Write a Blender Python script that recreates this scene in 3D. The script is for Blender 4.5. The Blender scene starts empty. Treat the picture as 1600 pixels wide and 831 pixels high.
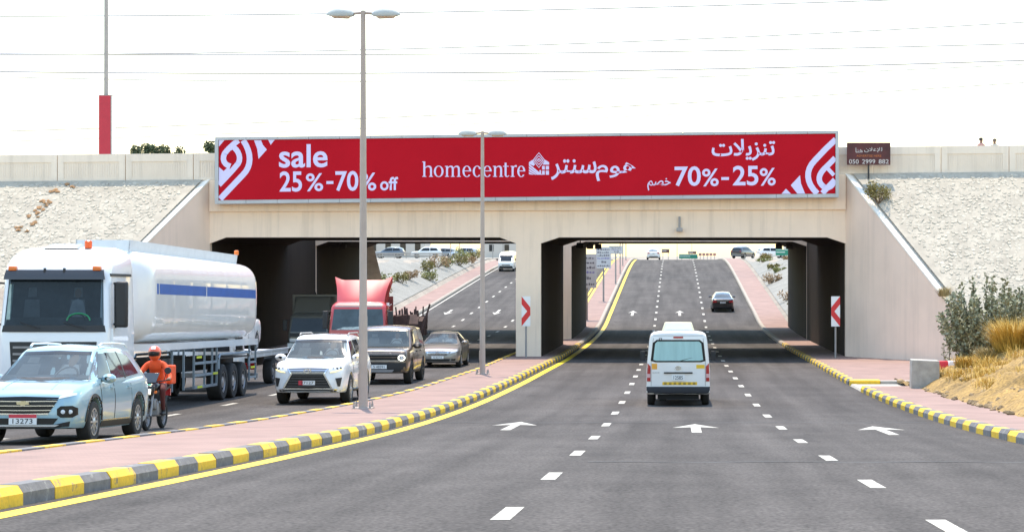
import bpy, bmesh, math, random
import numpy as np
from mathutils import Vector, Matrix
from mathutils.bvhtree import BVHTree
random.seed(7)
SC = bpy.context.scene
COL = SC.collection
R = math.radians

# ------------------------------------------------------------------ camera, sky, sun, exposure
FPX, X0, Y0 = 3111.0, 1055.0, 400.0            # focal length and principal point, in pixels of the 1600 px wide photograph
cam = bpy.data.cameras.new('camera'); cam_o = bpy.data.objects.new('camera', cam); COL.objects.link(cam_o)
cam.sensor_width = 36; cam.lens = FPX/1600*36
cam.shift_x = -(X0-800)/1600; cam.shift_y = -(415.5-Y0)/1600
cam.clip_start = .1; cam.clip_end = 12000
cam_o.location = (0, 0, 0); cam_o.rotation_euler = (R(90), 0, 0)
SC.camera = cam_o

SUN_EL, SUN_AZ = R(73), R(-12)                  # sun behind the bridge, a little to the left of the road's direction
world = bpy.data.worlds.new('World'); SC.world = world; world.use_nodes = True
wn = world.node_tree; bg = wn.nodes['Background']
sky = wn.nodes.new('ShaderNodeTexSky'); sky.sky_type = 'NISHITA'; sky.sun_disc = False
sky.sun_elevation = SUN_EL; sky.sun_rotation = SUN_AZ
sky.air_density = 1.7; sky.dust_density = .6; sky.ozone_density = 1.0; sky.altitude = 0
wn.links.new(sky.outputs[0], bg.inputs[0]); bg.inputs[1].default_value = .15
sun = bpy.data.lights.new('sun', 'SUN'); sun.energy = 2.5; sun.angle = R(.6); sun.color = (1, .86, .70)
sun_o = bpy.data.objects.new('sun', sun); COL.objects.link(sun_o)
sd = Vector((math.sin(SUN_AZ)*math.cos(SUN_EL), math.cos(SUN_AZ)*math.cos(SUN_EL), math.sin(SUN_EL)))
sun_o.rotation_euler = sd.to_track_quat('Z', 'Y').to_euler(); sun_o.location = sd*200
vs = SC.view_settings; vs.view_transform = 'Standard'; vs.look = 'None'; vs.exposure = 1.42; vs.gamma = 1

# ------------------------------------------------------------------ helpers
MATS = {}
def mat(name, col, rough=.6, metal=0., var=.12, scale=3., bump=0., bscale=60., coat=0., emit=0., spec=.5, island=0., stretch=None, fine=0.):
    if name in MATS: return MATS[name]
    m = bpy.data.materials.new(name); m.use_nodes = True; nt = m.node_tree; p = nt.nodes['Principled BSDF']
    col = tuple(col)
    p.inputs['Roughness'].default_value = rough; p.inputs['Metallic'].default_value = metal
    p.inputs['Specular IOR Level'].default_value = spec
    if coat: p.inputs['Coat Weight'].default_value = coat; p.inputs['Coat Roughness'].default_value = .05
    p.inputs['Base Color'].default_value = (*col, 1)
    last = None
    tc = nt.nodes.new('ShaderNodeTexCoord'); vec = tc.outputs['Object']
    if stretch:
        mp = nt.nodes.new('ShaderNodeMapping'); mp.inputs['Scale'].default_value = stretch
        nt.links.new(vec, mp.inputs[0]); vec = mp.outputs[0]
    def mixc(fac, a, b):
        mx = nt.nodes.new('ShaderNodeMix'); mx.data_type = 'RGBA'
        nt.links.new(fac, mx.inputs[0])
        for i, v in ((6, a), (7, b)):
            if isinstance(v, tuple): mx.inputs[i].default_value = (*v, 1)
            else: nt.links.new(v, mx.inputs[i])
        return mx.outputs[2]
    if var:
        nz = nt.nodes.new('ShaderNodeTexNoise'); nz.inputs['Scale'].default_value = scale; nz.inputs['Detail'].default_value = 6; nz.inputs['Roughness'].default_value = .6
        nt.links.new(vec, nz.inputs['Vector'])
        mr = nt.nodes.new('ShaderNodeMapRange'); mr.inputs[1].default_value = .3; mr.inputs[2].default_value = .7
        nt.links.new(nz.outputs[0], mr.inputs[0])
        last = mixc(mr.outputs[0], tuple(c*(1-var) for c in col), tuple(min(1, c*(1+var)) for c in col))
    if fine:
        nz = nt.nodes.new('ShaderNodeTexNoise'); nz.inputs['Scale'].default_value = bscale; nz.inputs['Detail'].default_value = 3
        nt.links.new(vec, nz.inputs['Vector'])
        mr = nt.nodes.new('ShaderNodeMapRange'); mr.inputs[1].default_value = .3; mr.inputs[2].default_value = .7; mr.inputs[3].default_value = 1-fine; mr.inputs[4].default_value = 1+fine
        nt.links.new(nz.outputs[0], mr.inputs[0])
        vm = nt.nodes.new('ShaderNodeVectorMath'); vm.operation = 'SCALE'
        if last is None: vm.inputs[0].default_value = col
        else: nt.links.new(last, vm.inputs[0])
        nt.links.new(mr.outputs[0], vm.inputs['Scale']); last = vm.outputs[0]
    if island:
        gi = nt.nodes.new('ShaderNodeNewGeometry')
        mr = nt.nodes.new('ShaderNodeMapRange'); mr.inputs[3].default_value = 1-island; mr.inputs[4].default_value = 1+island
        nt.links.new(gi.outputs['Random Per Island'], mr.inputs[0])
        vm = nt.nodes.new('ShaderNodeVectorMath'); vm.operation = 'SCALE'
        if last is None: vm.inputs[0].default_value = col
        else: nt.links.new(last, vm.inputs[0])
        nt.links.new(mr.outputs[0], vm.inputs['Scale']); last = vm.outputs[0]
    if last is not None: nt.links.new(last, p.inputs['Base Color'])
    if bump:
        nb = nt.nodes.new('ShaderNodeTexNoise'); nb.inputs['Scale'].default_value = bscale; nb.inputs['Detail'].default_value = 4
        nt.links.new(vec, nb.inputs['Vector'])
        bp = nt.nodes.new('ShaderNodeBump'); bp.inputs['Strength'].default_value = bump; bp.inputs['Distance'].default_value = .02
        nt.links.new(nb.outputs[0], bp.inputs['Height']); nt.links.new(bp.outputs[0], p.inputs['Normal'])
    if emit:
        if last is not None: nt.links.new(last, p.inputs['Emission Color'])
        else: p.inputs['Emission Color'].default_value = (*col, 1)
        p.inputs['Emission Strength'].default_value = emit
    m['col'] = col
    MATS[name] = m
    return m

def tag(o, label=None, cat=None, group=None, kind=None):
    if label: o['label'] = label
    if cat: o['category'] = cat
    if group: o['group'] = group
    if kind: o['kind'] = kind
    return o
def link_mesh(name, me, parent=None):
    o = bpy.data.objects.new(name, me); COL.objects.link(o)
    if parent is not None: o.parent = parent
    return o
def smooth_mesh(me, ang=35):
    me.polygons.foreach_set('use_smooth', [True]*len(me.polygons)); me.set_sharp_from_angle(angle=R(ang))
def empty(name, loc=(0, 0, 0), rot=(0, 0, 0), label=None, cat=None, group=None):
    o = bpy.data.objects.new(name, None); COL.objects.link(o); o.location = loc; o.rotation_euler = rot; o.empty_display_size = .2
    return tag(o, label, cat, group)

class MB:
    def __init__(s): s.v = []; s.f = []
    def add(s, vs, fs):
        n = len(s.v); s.v += [tuple(v) for v in vs]; s.f += [tuple(i+n for i in f) for f in fs]; return s
    def box(s, x0, x1, y0, y1, z0, z1):
        return s.add([(x0,y0,z0),(x1,y0,z0),(x1,y1,z0),(x0,y1,z0),(x0,y0,z1),(x1,y0,z1),(x1,y1,z1),(x0,y1,z1)],
                     [(0,3,2,1),(4,5,6,7),(0,1,5,4),(1,2,6,5),(2,3,7,6),(3,0,4,7)])
    def hexa(s, p): return s.add(p, [(0,3,2,1),(4,5,6,7),(0,1,5,4),(1,2,6,5),(2,3,7,6),(3,0,4,7)])
    def tube(s, pts, r, n=8, caps=True):
        pts = [Vector(p) for p in pts]; k = len(pts); rs = r if isinstance(r, (list, tuple)) else [r]*k
        base = len(s.v); vs = []; fs = []; up = None
        for i, p in enumerate(pts):
            t = (pts[min(i+1, k-1)]-pts[max(i-1, 0)]).normalized()
            if up is None:
                up = Vector((0, 0, 1)) if abs(t.z) < .9 else Vector((1, 0, 0))
            a = t.cross(up).normalized(); b = a.cross(t).normalized(); up = b
            for j in range(n):
                q = 2*math.pi*j/n; vs.append(p+a*math.cos(q)*rs[i]+b*math.sin(q)*rs[i])
        for i in range(k-1):
            for j in range(n):
                a0 = i*n+j; a1 = i*n+(j+1) % n; fs.append((a0, a1, a1+n, a0+n))
        if caps: fs.append(tuple(range(n-1, -1, -1))); fs.append(tuple(range((k-1)*n, k*n)))
        return s.add(vs, fs)
    def prism(s, poly, axis, a, b):
        # poly: list of 2-D points; axis 'x': (y,z), 'y': (x,z), 'z': (x,y)
        def m(p, t): return (t, p[0], p[1]) if axis == 'x' else ((p[0], t, p[1]) if axis == 'y' else (p[0], p[1], t))
        n = len(poly)
        return s.add([m(p, a) for p in poly]+[m(p, b) for p in poly],
                     [tuple(range(n)), tuple(range(2*n-1, n-1, -1))]+[(i, i+n, (i+1) % n+n, (i+1) % n) for i in range(n)])
    def lathe(s, prof, axis='x', n=24, c=(0, 0, 0), closed=False):
        # prof: list of (a, r) along the axis
        k = len(prof); vs = []; fs = []
        for a, r in prof:
            for j in range(n):
                q = 2*math.pi*j/n; u, w = r*math.cos(q), r*math.sin(q)
                p = (a, u, w) if axis == 'x' else ((u, a, w) if axis == 'y' else (u, w, a))
                vs.append((p[0]+c[0], p[1]+c[1], p[2]+c[2]))
        for i in range(k-1 if not closed else k):
            for j in range(n):
                i2 = (i+1) % k; j2 = (j+1) % n; fs.append((i*n+j, i*n+j2, i2*n+j2, i2*n+j))
        if not closed: fs.append(tuple(range(n-1, -1, -1))); fs.append(tuple(range((k-1)*n, k*n)))
        return s.add(vs, fs)
    def grid(s, rows, close=False):
        m = len(rows); n = len(rows[0]); vs = [p for r in rows for p in r]; fs = []
        for i in range(m-1):
            for j in range(n-1): fs.append((i*n+j, i*n+j+1, (i+1)*n+j+1, (i+1)*n+j))
        return s.add(vs, fs)
    def mesh(s, name, mt, smooth=None, recalc=True):
        me = bpy.data.meshes.new(name); me.from_pydata(s.v, [], s.f)
        if recalc:
            bm = bmesh.new(); bm.from_mesh(me); bmesh.ops.recalc_face_normals(bm, faces=bm.faces); bm.to_mesh(me); bm.free()
        me.materials.append(mt)
        if smooth: smooth_mesh(me, smooth)
        return me
    def build(s, name, mt, parent=None, smooth=None, bevel=0, seg=2, recalc=True):
        o = link_mesh(name, s.mesh(name, mt, smooth, recalc), parent)
        if bevel:
            b = o.modifiers.new('bevel', 'BEVEL'); b.width = bevel; b.segments = seg; b.limit_method = 'ANGLE'; b.angle_limit = R(30)
            b.harden_normals = False
            if not smooth: smooth_mesh(o.data, 30)
        return o

def crom(pts, sub):
    # Catmull-Rom refinement of a list of equal-length tuples
    P = [np.array(p, float) for p in pts]; out = []
    for i in range(len(P)-1):
        p0 = P[i-1] if i > 0 else 2*P[0]-P[1]; p1 = P[i]; p2 = P[i+1]; p3 = P[i+2] if i+2 < len(P) else 2*P[-1]-P[-2]
        for k in range(sub):
            t = k/sub
            out.append(.5*((2*p1)+(-p0+p2)*t+(2*p0-5*p1+4*p2-p3)*t*t+(-p0+3*p1-3*p2+p3)*t**3))
    out.append(P[-1]); return out

def evaluated(o, name):
    dg = bpy.context.evaluated_depsgraph_get(); dg.update()
    return bpy.data.meshes.new_from_object(o.evaluated_get(dg))

def text_pts(body, x0, x1, z0, z1, y, name, mt, parent, bold=0., depth=.01, shear=0., keep_aspect=False, facing=-1, slant=0.):
    # lettering fitted to a rectangle of the plane y, read by someone who looks along +Y (facing -1) or along -Y (facing 1)
    cu = bpy.data.curves.new('lettering', 'FONT'); cu.body = body; cu.offset = bold; cu.resolution_u = 4
    o = bpy.data.objects.new('lettering', cu); COL.objects.link(o)
    me = evaluated(o, name); bpy.data.objects.remove(o); bpy.data.curves.remove(cu)
    n = len(me.vertices); co = np.zeros(n*3); me.vertices.foreach_get('co', co); co = co.reshape(-1, 3)
    mn = co.min(0); mx = co.max(0)
    u = (co[:, 0]-mn[0])/(mx[0]-mn[0]); v = (co[:, 1]-mn[1])/max(1e-6, mx[1]-mn[1])
    X = x0+(x1-x0)*u+slant*v*(z1-z0); Z = z0+(z1-z0)*v+shear*u*(x1-x0)
    out = np.stack([X, np.full(n, y), Z], 1)
    me.vertices.foreach_set('co', out.ravel()); me.update()
    me.materials.clear(); me.materials.append(mt)
    return link_mesh(name, me, parent)

# ------------------------------------------------------------------ the lie of the land
PROF = [(-60, 2.2), (-20, .05), (0, -1.2), (16, -2.17), (23, -2.58), (31, -3.02), (38, -3.39), (46, -3.74), (54, -4.01), (66, -4.30), (80, -4.57), (96, -4.86),
        (112, -5.06), (125, -5.15), (133, -5.14), (142, -5.0), (155, -4.4), (175, -3.42), (200, -2.2), (225, -1.12), (240, -.68), (253, -.49), (268, -.50), (300, -.7), (360, -.9), (600, -1.2)]
_px = np.array([p[0] for p in PROF], float); _pz = np.array([p[1] for p in PROF], float); _ps = np.gradient(_pz, _px)
def prof(y):
    y = min(max(y, -59.9), 599.9); i = int(np.searchsorted(_px, y)-1); i = max(0, min(i, len(_px)-2))
    h = _px[i+1]-_px[i]; t = (y-_px[i])/h
    return float((2*t**3-3*t*t+1)*_pz[i]+(t**3-2*t*t+t)*h*_ps[i]+(-2*t**3+3*t*t)*_pz[i+1]+(t**3-t*t)*h*_ps[i+1])
def slope(y): return (prof(y+.5)-prof(y-.5))
def interp(tab):
    xs = [a for a, b in tab]; ys = [b for a, b in tab]
    return lambda y: float(np.interp(y, xs, ys))
MED_R = interp([(-60, -6.9), (0, -6.45), (18, -6.1), (28, -5.9), (40, -5.78), (67, -5.5), (92, -5.3), (600, -5.3)])      # median kerb, right carriageway
MED_L = interp([(-60, -10.6), (0, -9.9), (27, -9.1), (43, -8.65), (59, -8.0), (78, -7.75), (92, -7.9), (140, -7.9), (160, -7.4), (600, -7.4)])  # median kerb, left carriageway
RK = interp([(-60, 5.8), (40, 5.8), (60, 5.75), (92, 6.0), (600, 6.0)])
LK = lambda y: -19.7
YB, YB2, YC, YC2 = 92., 110.5, 119., 139.       # the two bridges, front and back
XL, PX0, PX1, XR = -21.5, -7.36, -6.21, 7.87    # abutments and middle pier
PAVE = .16
# ------------------------------------------------------------------ materials of the setting
def asphalt(name, base):
    m = mat(name, base, rough=.85, var=.15, scale=.4, fine=.42, bscale=24, bump=.35, spec=.06)
    nt = m.node_tree; p = nt.nodes['Principled BSDF']
    src = p.inputs['Base Color'].links[0].from_socket
    tc = nt.nodes.new('ShaderNodeTexCoord'); mp = nt.nodes.new('ShaderNodeMapping'); mp.inputs['Scale'].default_value = (1.1, .035, 1)
    nz = nt.nodes.new('ShaderNodeTexNoise'); nz.inputs['Scale'].default_value = 1.3; nz.inputs['Detail'].default_value = 5
    nt.links.new(tc.outputs['Object'], mp.inputs[0]); nt.links.new(mp.outputs[0], nz.inputs['Vector'])
    mr = nt.nodes.new('ShaderNodeMapRange'); mr.inputs[1].default_value = .3; mr.inputs[2].default_value = .7; mr.inputs[3].default_value = .74; mr.inputs[4].default_value = 1.2
    nt.links.new(nz.outputs[0], mr.inputs[0])
    vm = nt.nodes.new('ShaderNodeVectorMath'); vm.operation = 'SCALE'; nt.links.new(src, vm.inputs[0]); nt.links.new(mr.outputs[0], vm.inputs['Scale'])
    # oil drips and small dark repairs
    n2 = nt.nodes.new('ShaderNodeTexNoise'); n2.inputs['Scale'].default_value = 1.1; n2.inputs['Detail'].default_value = 7; n2.inputs['Roughness'].default_value = .7
    m2 = nt.nodes.new('ShaderNodeMapping'); m2.inputs['Scale'].default_value = (1.6, .5, 1); nt.links.new(tc.outputs['Object'], m2.inputs[0]); nt.links.new(m2.outputs[0], n2.inputs['Vector'])
    r2 = nt.nodes.new('ShaderNodeMapRange'); r2.inputs[1].default_value = .6; r2.inputs[2].default_value = .74; r2.inputs[3].default_value = 1; r2.inputs[4].default_value = .66; nt.links.new(n2.outputs[0], r2.inputs[0])
    v2 = nt.nodes.new('ShaderNodeVectorMath'); v2.operation = 'SCALE'; nt.links.new(vm.outputs[0], v2.inputs[0]); nt.links.new(r2.outputs[0], v2.inputs['Scale'])
    nt.links.new(v2.outputs[0], p.inputs['Base Color'])
    return m
def paving(name, c1, c2, mortar):
    m = mat(name, c1, rough=.9, var=0)
    nt = m.node_tree; p = nt.nodes['Principled BSDF']
    tc = nt.nodes.new('ShaderNodeTexCoord'); br = nt.nodes.new('ShaderNodeTexBrick')
    br.inputs['Scale'].default_value = 1; br.inputs['Brick Width'].default_value = .2; br.inputs['Row Height'].default_value = .1
    br.inputs['Mortar Size'].default_value = .006; br.inputs['Color1'].default_value = (*c1, 1); br.inputs['Color2'].default_value = (*c2, 1); br.inputs['Mortar'].default_value = (*mortar, 1)
    nt.links.new(tc.outputs['Object'], br.inputs['Vector'])
    nz = nt.nodes.new('ShaderNodeTexNoise'); nz.inputs['Scale'].default_value = .9; nz.inputs['Detail'].default_value = 8; nt.links.new(tc.outputs['Object'], nz.inputs['Vector'])
    mr = nt.nodes.new('ShaderNodeMapRange'); mr.inputs[1].default_value = .3; mr.inputs[2].default_value = .7; mr.inputs[3].default_value = .84; mr.inputs[4].default_value = 1.12
    nt.links.new(nz.outputs[0], mr.inputs[0])
    vm = nt.nodes.new('ShaderNodeVectorMath'); vm.operation = 'SCALE'; nt.links.new(br.outputs[0], vm.inputs[0]); nt.links.new(mr.outputs[0], vm.inputs['Scale'])
    nt.links.new(vm.outputs[0], p.inputs['Base Color'])
    return m
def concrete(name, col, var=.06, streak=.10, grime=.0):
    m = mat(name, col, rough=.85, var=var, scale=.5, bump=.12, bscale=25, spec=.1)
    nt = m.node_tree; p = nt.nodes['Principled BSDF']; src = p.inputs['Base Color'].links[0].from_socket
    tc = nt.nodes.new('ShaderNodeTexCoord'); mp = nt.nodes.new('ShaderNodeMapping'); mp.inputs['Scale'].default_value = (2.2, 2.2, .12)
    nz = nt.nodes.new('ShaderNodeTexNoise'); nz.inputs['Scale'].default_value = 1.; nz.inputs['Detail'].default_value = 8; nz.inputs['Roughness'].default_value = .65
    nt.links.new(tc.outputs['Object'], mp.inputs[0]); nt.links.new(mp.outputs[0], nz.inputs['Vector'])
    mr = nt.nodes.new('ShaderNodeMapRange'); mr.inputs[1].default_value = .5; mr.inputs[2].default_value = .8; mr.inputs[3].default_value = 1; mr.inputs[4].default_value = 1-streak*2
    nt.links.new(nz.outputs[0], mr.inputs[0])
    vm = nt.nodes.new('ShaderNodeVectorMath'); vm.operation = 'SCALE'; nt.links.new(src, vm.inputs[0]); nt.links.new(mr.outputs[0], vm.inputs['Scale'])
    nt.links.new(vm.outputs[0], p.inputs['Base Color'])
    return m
def worn(m, under, amount=.5, scale=7., stretch=(1, 1, 1)):
    # paint chipped and rubbed through to what lies under it
    nt = m.node_tree; p = nt.nodes['Principled BSDF']; src = p.inputs['Base Color'].links[0].from_socket
    tc = nt.nodes.new('ShaderNodeTexCoord'); mp = nt.nodes.new('ShaderNodeMapping'); mp.inputs['Scale'].default_value = stretch; nz = nt.nodes.new('ShaderNodeTexNoise')
    nz.inputs['Scale'].default_value = scale; nz.inputs['Detail'].default_value = 9; nz.inputs['Roughness'].default_value = .72
    nt.links.new(tc.outputs['Object'], mp.inputs[0]); nt.links.new(mp.outputs[0], nz.inputs['Vector'])
    mr = nt.nodes.new('ShaderNodeMapRange'); mr.inputs[1].default_value = .66-.22*amount; mr.inputs[2].default_value = .74-.16*amount; nt.links.new(nz.outputs[0], mr.inputs[0])
    mx = nt.nodes.new('ShaderNodeMix'); mx.data_type = 'RGBA'; nt.links.new(mr.outputs[0], mx.inputs[0]); nt.links.new(src, mx.inputs[6]); mx.inputs[7].default_value = (*under, 1)
    nt.links.new(mx.outputs[2], p.inputs['Base Color']); return m
M_ASPH = asphalt('asphalt', (.082, .0745, .069))
M_PAVE = paving('pink_paving', (.275, .178, .145), (.25, .162, .133), (.21, .14, .117))
M_KY = mat('kerb_yellow_paint', (.70, .43, .015), rough=.6, var=.12, scale=6, fine=.10, bscale=30)
M_KG = mat('kerb_grey_concrete', (.14, .135, .135), rough=.85, var=.2, scale=6, fine=.12, bscale=30)
worn(M_KY, (.16, .14, .11), .45, 5.); worn(M_KG, (.26, .25, .23), .5, 4.)
M_KC = mat('kerb_cream_concrete', (.30, .26, .21), rough=.85, var=.15, scale=3)
M_WL = mat('white_road_paint', (.43, .405, .345), rough=.7, var=.12, scale=5, fine=.18, bscale=18)
M_YL = mat('yellow_road_paint', (.72, .50, .01), rough=.65, var=.1, scale=2, fine=.10, bscale=14)
worn(M_WL, (.10, .097, .093), .62, 4.); worn(M_YL, (.10, .09, .07), .35, 3.)
M_SOIL = mat('pale_sandy_ground', (.27, .235, .19), rough=.95, var=.22, scale=.25, fine=.2, bscale=6, bump=.5)
M_GRAVEL = mat('grey_gravel_slope', (.215, .21, .185), rough=.95, var=.15, scale=.6, fine=.25, bscale=9, bump=.7)
M_SAND = mat('straw_sand', (.26, .165, .05), rough=.95, var=.45, scale=1.3, fine=.4, bscale=14, bump=.8)
M_CREAM = concrete('cream_concrete', (.87, .70, .54), streak=.13)
M_PARAP = concrete('parapet_concrete', (.80, .695, .57), streak=.14)
M_WING = concrete('wing_wall_concrete', (.84, .66, .525), streak=.07)
M_INNER_SHADE = concrete('shade_dark_concrete', (.045, .036, .031), streak=.12)  # near-black: the shade of the underpass is put into the concrete colour
M_COPE = mat('white_coping', (.85, .79, .68), rough=.8, var=.08, scale=3)
M_STONE = mat('pitched_stone', (.40, .365, .295), rough=.95, var=.12, scale=4, island=.13, bump=.4, bscale=20)
M_MORTAR = mat('stone_mortar', (.37, .335, .27), rough=.95, var=.2, scale=1.5)
M_DARK = mat('dark_metal', (.02, .02, .022), rough=.5, var=0)
M_GALV = mat('galvanised_steel', (.33, .31, .29), rough=.55, metal=.2, var=.1, scale=2)

# ------------------------------------------------------------------ ground
def pav_edge(y): return float(np.interp(y, [-60, 62, 66, 70, 76, 83, 84, 92, 600], [7.5, 7.5, 8.6, 10.5, 12.0, 12.2, 11.9, 8.05, 8.05]))
def plateau(y): return float(np.interp(y, [-60, 0, 40, 70, 150, 220, 4000], [2.0, -.6, -.9, -.9, -.4, -.35, -1.0]))
def ground(x, y):
    zr = prof(y); pl = plateau(y)
    re, le = pav_edge(y), XL+.1
    if le <= x <= re: return zr-.12
    d = (x-re) if x > re else (le-x)
    k = .31 if y < 80 else .42
    z = zr+(PAVE-.03 if d > .05 else -.12)+k*d
    return min(z, pl) if pl > zr else zr
xs = sorted(set([-3000, -1200, -500, -250, -150, -100, -70]+[-60+2*i for i in range(16)]+[-29+i for i in range(8)]+[XL+.09, XL+.2, -14, -8, 0, 4]+[7.4, 7.56, 8.0, 8.11]+[8.6+.7*i for i in range(20)]+[23, 26, 30, 36, 44, 60, 90, 150, 300, 700, 1500, 3000]))
ys = sorted(set([-60+4*i for i in range(16)]+[4+2*i for i in range(130)]+[264+8*i for i in range(8)]+[340, 400, 480, 600, 800, 1200, 2000, 3500, 7000]))
mb = MB(); mb.grid([[(x, y, ground(x, y)) for x in xs] for y in ys])
g = mb.build('ground', M_SOIL, smooth=60); tag(g, 'pale sandy ground on both sides of the road', kind='structure')

# ------------------------------------------------------------------ roads, median, pavements
def yrange(y0, y1):
    out = []; y = y0
    while y < y1-1e-6: out.append(y); y += 1. if y < 290 else 10.
    return out+[y1]
def ribbon(name, xl, xr, y0, y1, zo, mt, parent=None, nx=2):
    mb = MB(); mb.grid([[(xl(y)+(xr(y)-xl(y))*i/(nx-1), y, prof(y)+zo) for i in range(nx)] for y in yrange(y0, y1)])
    return mb.build(name, mt, parent, smooth=60)
road = ribbon('road', lambda y: MED_R(y)-.1, lambda y: RK(y)+.1, -58, 420, 0, M_ASPH, nx=6)
tag(road, 'grey asphalt right carriageway with three lanes dipping under the bridge', kind='structure')
road2 = ribbon('road', lambda y: LK(y)-.1, lambda y: MED_L(y)+.1, -58, 420, 0, M_ASPH, nx=6)
tag(road2, 'grey asphalt left carriageway carrying the oncoming traffic', kind='structure')
med = ribbon('median_pavement', lambda y: MED_L(y)+.1, lambda y: MED_R(y)-.1, -58, 420, PAVE, M_PAVE)
tag(med, 'pink paved median between the two carriageways', kind='structure')
pv_r0 = ribbon('pavement', lambda y: RK(y)+.1, lambda y: 7.55, -58, 62.2, PAVE, M_PAVE)
tag(pv_r0, 'pink paved strip in front of the sand mound', kind='structure')
pv_r = ribbon('pavement', lambda y: RK(y)+.1, lambda y: XR+.25, 66.4, 420, PAVE, M_PAVE)
tag(pv_r, 'pink paved strip along the right kerb through the underpass', kind='structure')
pv_l = ribbon('pavement', lambda y: XL-.3, lambda y: LK(y)-.1, -58, 420, PAVE, M_PAVE)
tag(pv_l, 'pink paved strip along the far left kerb', kind='structure')
ramp = ribbon('pavement', lambda y: RK(y)+.1, lambda y: 8.3, 62.2, 66.05, .058, mat('pale_concrete_slab', (.38, .35, .30), rough=.9, var=.1, scale=2))
tag(ramp, 'pale concrete slab at the dropped kerb beside the wing wall', kind='structure')
apron = MB(); apron.grid([[(x, y, prof(y)+PAVE-.006) for x in (7.9, 9, 11, 12.6)] for y in [66.4+i*1.28 for i in range(21)]])
tag(apron.build('pavement', M_PAVE), 'pink paved apron at the foot of the right wing wall', kind='structure')

def kerb_mesh(path, y0, y1, side, mt, h=.185, w=.24, steps=1):
    # side +1: the road lies on +X of the kerb
    prf = [(0, -.1), (0, h-.075), (.05*-side, h), (-w*side, h), (-w*side, -.1)]
    vs = []; fs = []; n = len(prf)
    for i in range(steps+1):
        y = y0+(y1-y0)*i/steps
        for a, z in prf: vs.append((path(y)+a, y, prof(y)+z))
    for i in range(steps):
        for j in range(n): fs.append((i*n+j, i*n+(j+1) % n, (i+1)*n+(j+1) % n, (i+1)*n+j))
    fs.append(tuple(range(n))); fs.append(tuple(range((steps+1)*n-1, steps*n-1, -1)))
    mb = MB(); mb.add(vs, fs); return mb.mesh('kerb_stone', mt)
def kerb(label, path, side, y0, y1, ln=.9, gap=.012, a=M_KY, b=M_KG):
    root = empty('kerb', (0, 0, 0)); tag(root, label, kind='structure')
    y = y0; k = 0
    while y < y1-.2:
        e = min(y+ln, y1)
        o = link_mesh('kerb_stone', kerb_mesh(path, y+gap/2, e-gap/2, side, a if k % 2 else b, h=.185+random.uniform(-.006, .006)), root)
        o.location.x = random.uniform(-.006, .006)
        y = e; k += 1
    return root
kerb('yellow and grey painted kerb of the median facing the right carriageway', MED_R, 1, 9.6, 112)
kerb('yellow and grey painted kerb of the median facing the oncoming lanes', MED_L, -1, 18, 92)
kerb('yellow and grey painted kerb along the right pavement before the dropped kerb', RK, -1, 24, 61.8)
kerb('yellow and grey painted kerb along the right pavement at the underpass', RK, -1, 66.8, 112)
def kerb_long(label, path, side, y0, y1, mt):
    root = link_mesh('kerb', kerb_mesh(path, y0, y1, side, mt, steps=int((y1-y0)/2)+1)); tag(root, label, kind='structure')
kerb_long('cream kerb of the median beyond the underpass', MED_R, 1, 112.2, 420, M_KC)
kerb_long('yellow kerb of the median beyond the underpass facing the oncoming lanes', MED_L, -1, 92.2, 420, M_KY)
kerb_long('cream kerb of the right pavement beyond the underpass', RK, -1, 112.2, 420, M_KC)
kerb_long('cream kerb of the far left pavement', LK, 1, -50, 420, M_KC)
end = MB(); end.hexa([(RK(66.3), 66.0, prof(66)-.05), (RK(66.3)+1.0, 66.0, prof(66)-.05), (RK(66.3)+1.0, 66.36, prof(66)-.05), (RK(66.3), 66.36, prof(66)-.05),
                      (RK(66.3), 66.0, prof(66)+.18), (RK(66.3)+1.0, 66.0, prof(66)+.18), (RK(66.3)+1.0, 66.36, prof(66)+.2), (RK(66.3), 66.36, prof(66)+.2)])
rs_ = MB(); rs_.box(RK(66.3)+1.01, 8.6, 66.05, 66.38, prof(66)-.2, prof(66)+.165); tag(rs_.build('kerb_end', MATS['pale_concrete_slab'], bevel=.015), 'pale concrete edging beside the yellow kerb end', 'kerb')
dk = kerb_mesh(RK, 61.85, 66.0, -1, MATS['pale_concrete_slab'], h=.066, w=.22, steps=4); tag(link_mesh('dropped_kerb', dk), 'low pale dropped kerb between the two painted kerbs', 'kerb')
tag(end.build('kerb_end', M_KY, bevel=.02), 'yellow kerb end turned across the pavement at the dropped kerb', 'kerb')

# painted markings
def marking(name, pts_rows, mt, parent):
    mb = MB(); mb.grid([[(x, y, prof(y)+.004) for x, y in r] for r in pts_rows]); return mb.build(name, mt, parent)
def dashes(parent, x, y0, y1, period=6.25, ln=1.6, w=.17):
    y = y0
    while y < y1:
        marking('lane_dash', [[(x-w/2, y+ln*i/2), (x+w/2, y+ln*i/2)] for i in range(3)], M_WL, parent); y += period
dashes(road, -1.47, 4.2, 262); dashes(road, 2.18, 2.6, 262)
dashes(road2, -12.05, 3.0, 262); dashes(road2, -15.8, 3.6, 262)
def line(parent, path, off, w, y0, y1, mt, name='edge_line'):
    mb = MB(); mb.grid([[(path(y)+off, y, prof(y)+.004), (path(y)+off+w, y, prof(y)+.004)] for y in yrange(y0, y1)])
    return mb.build(name, mt, parent, smooth=60)
line(road, MED_R, .16, .26, -20, 265, M_YL)
line(road2, MED_L, -.36, .16, -20, 265, M_YL)
line(road2, LK, .15, .14, -20, 265, M_WL)
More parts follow.
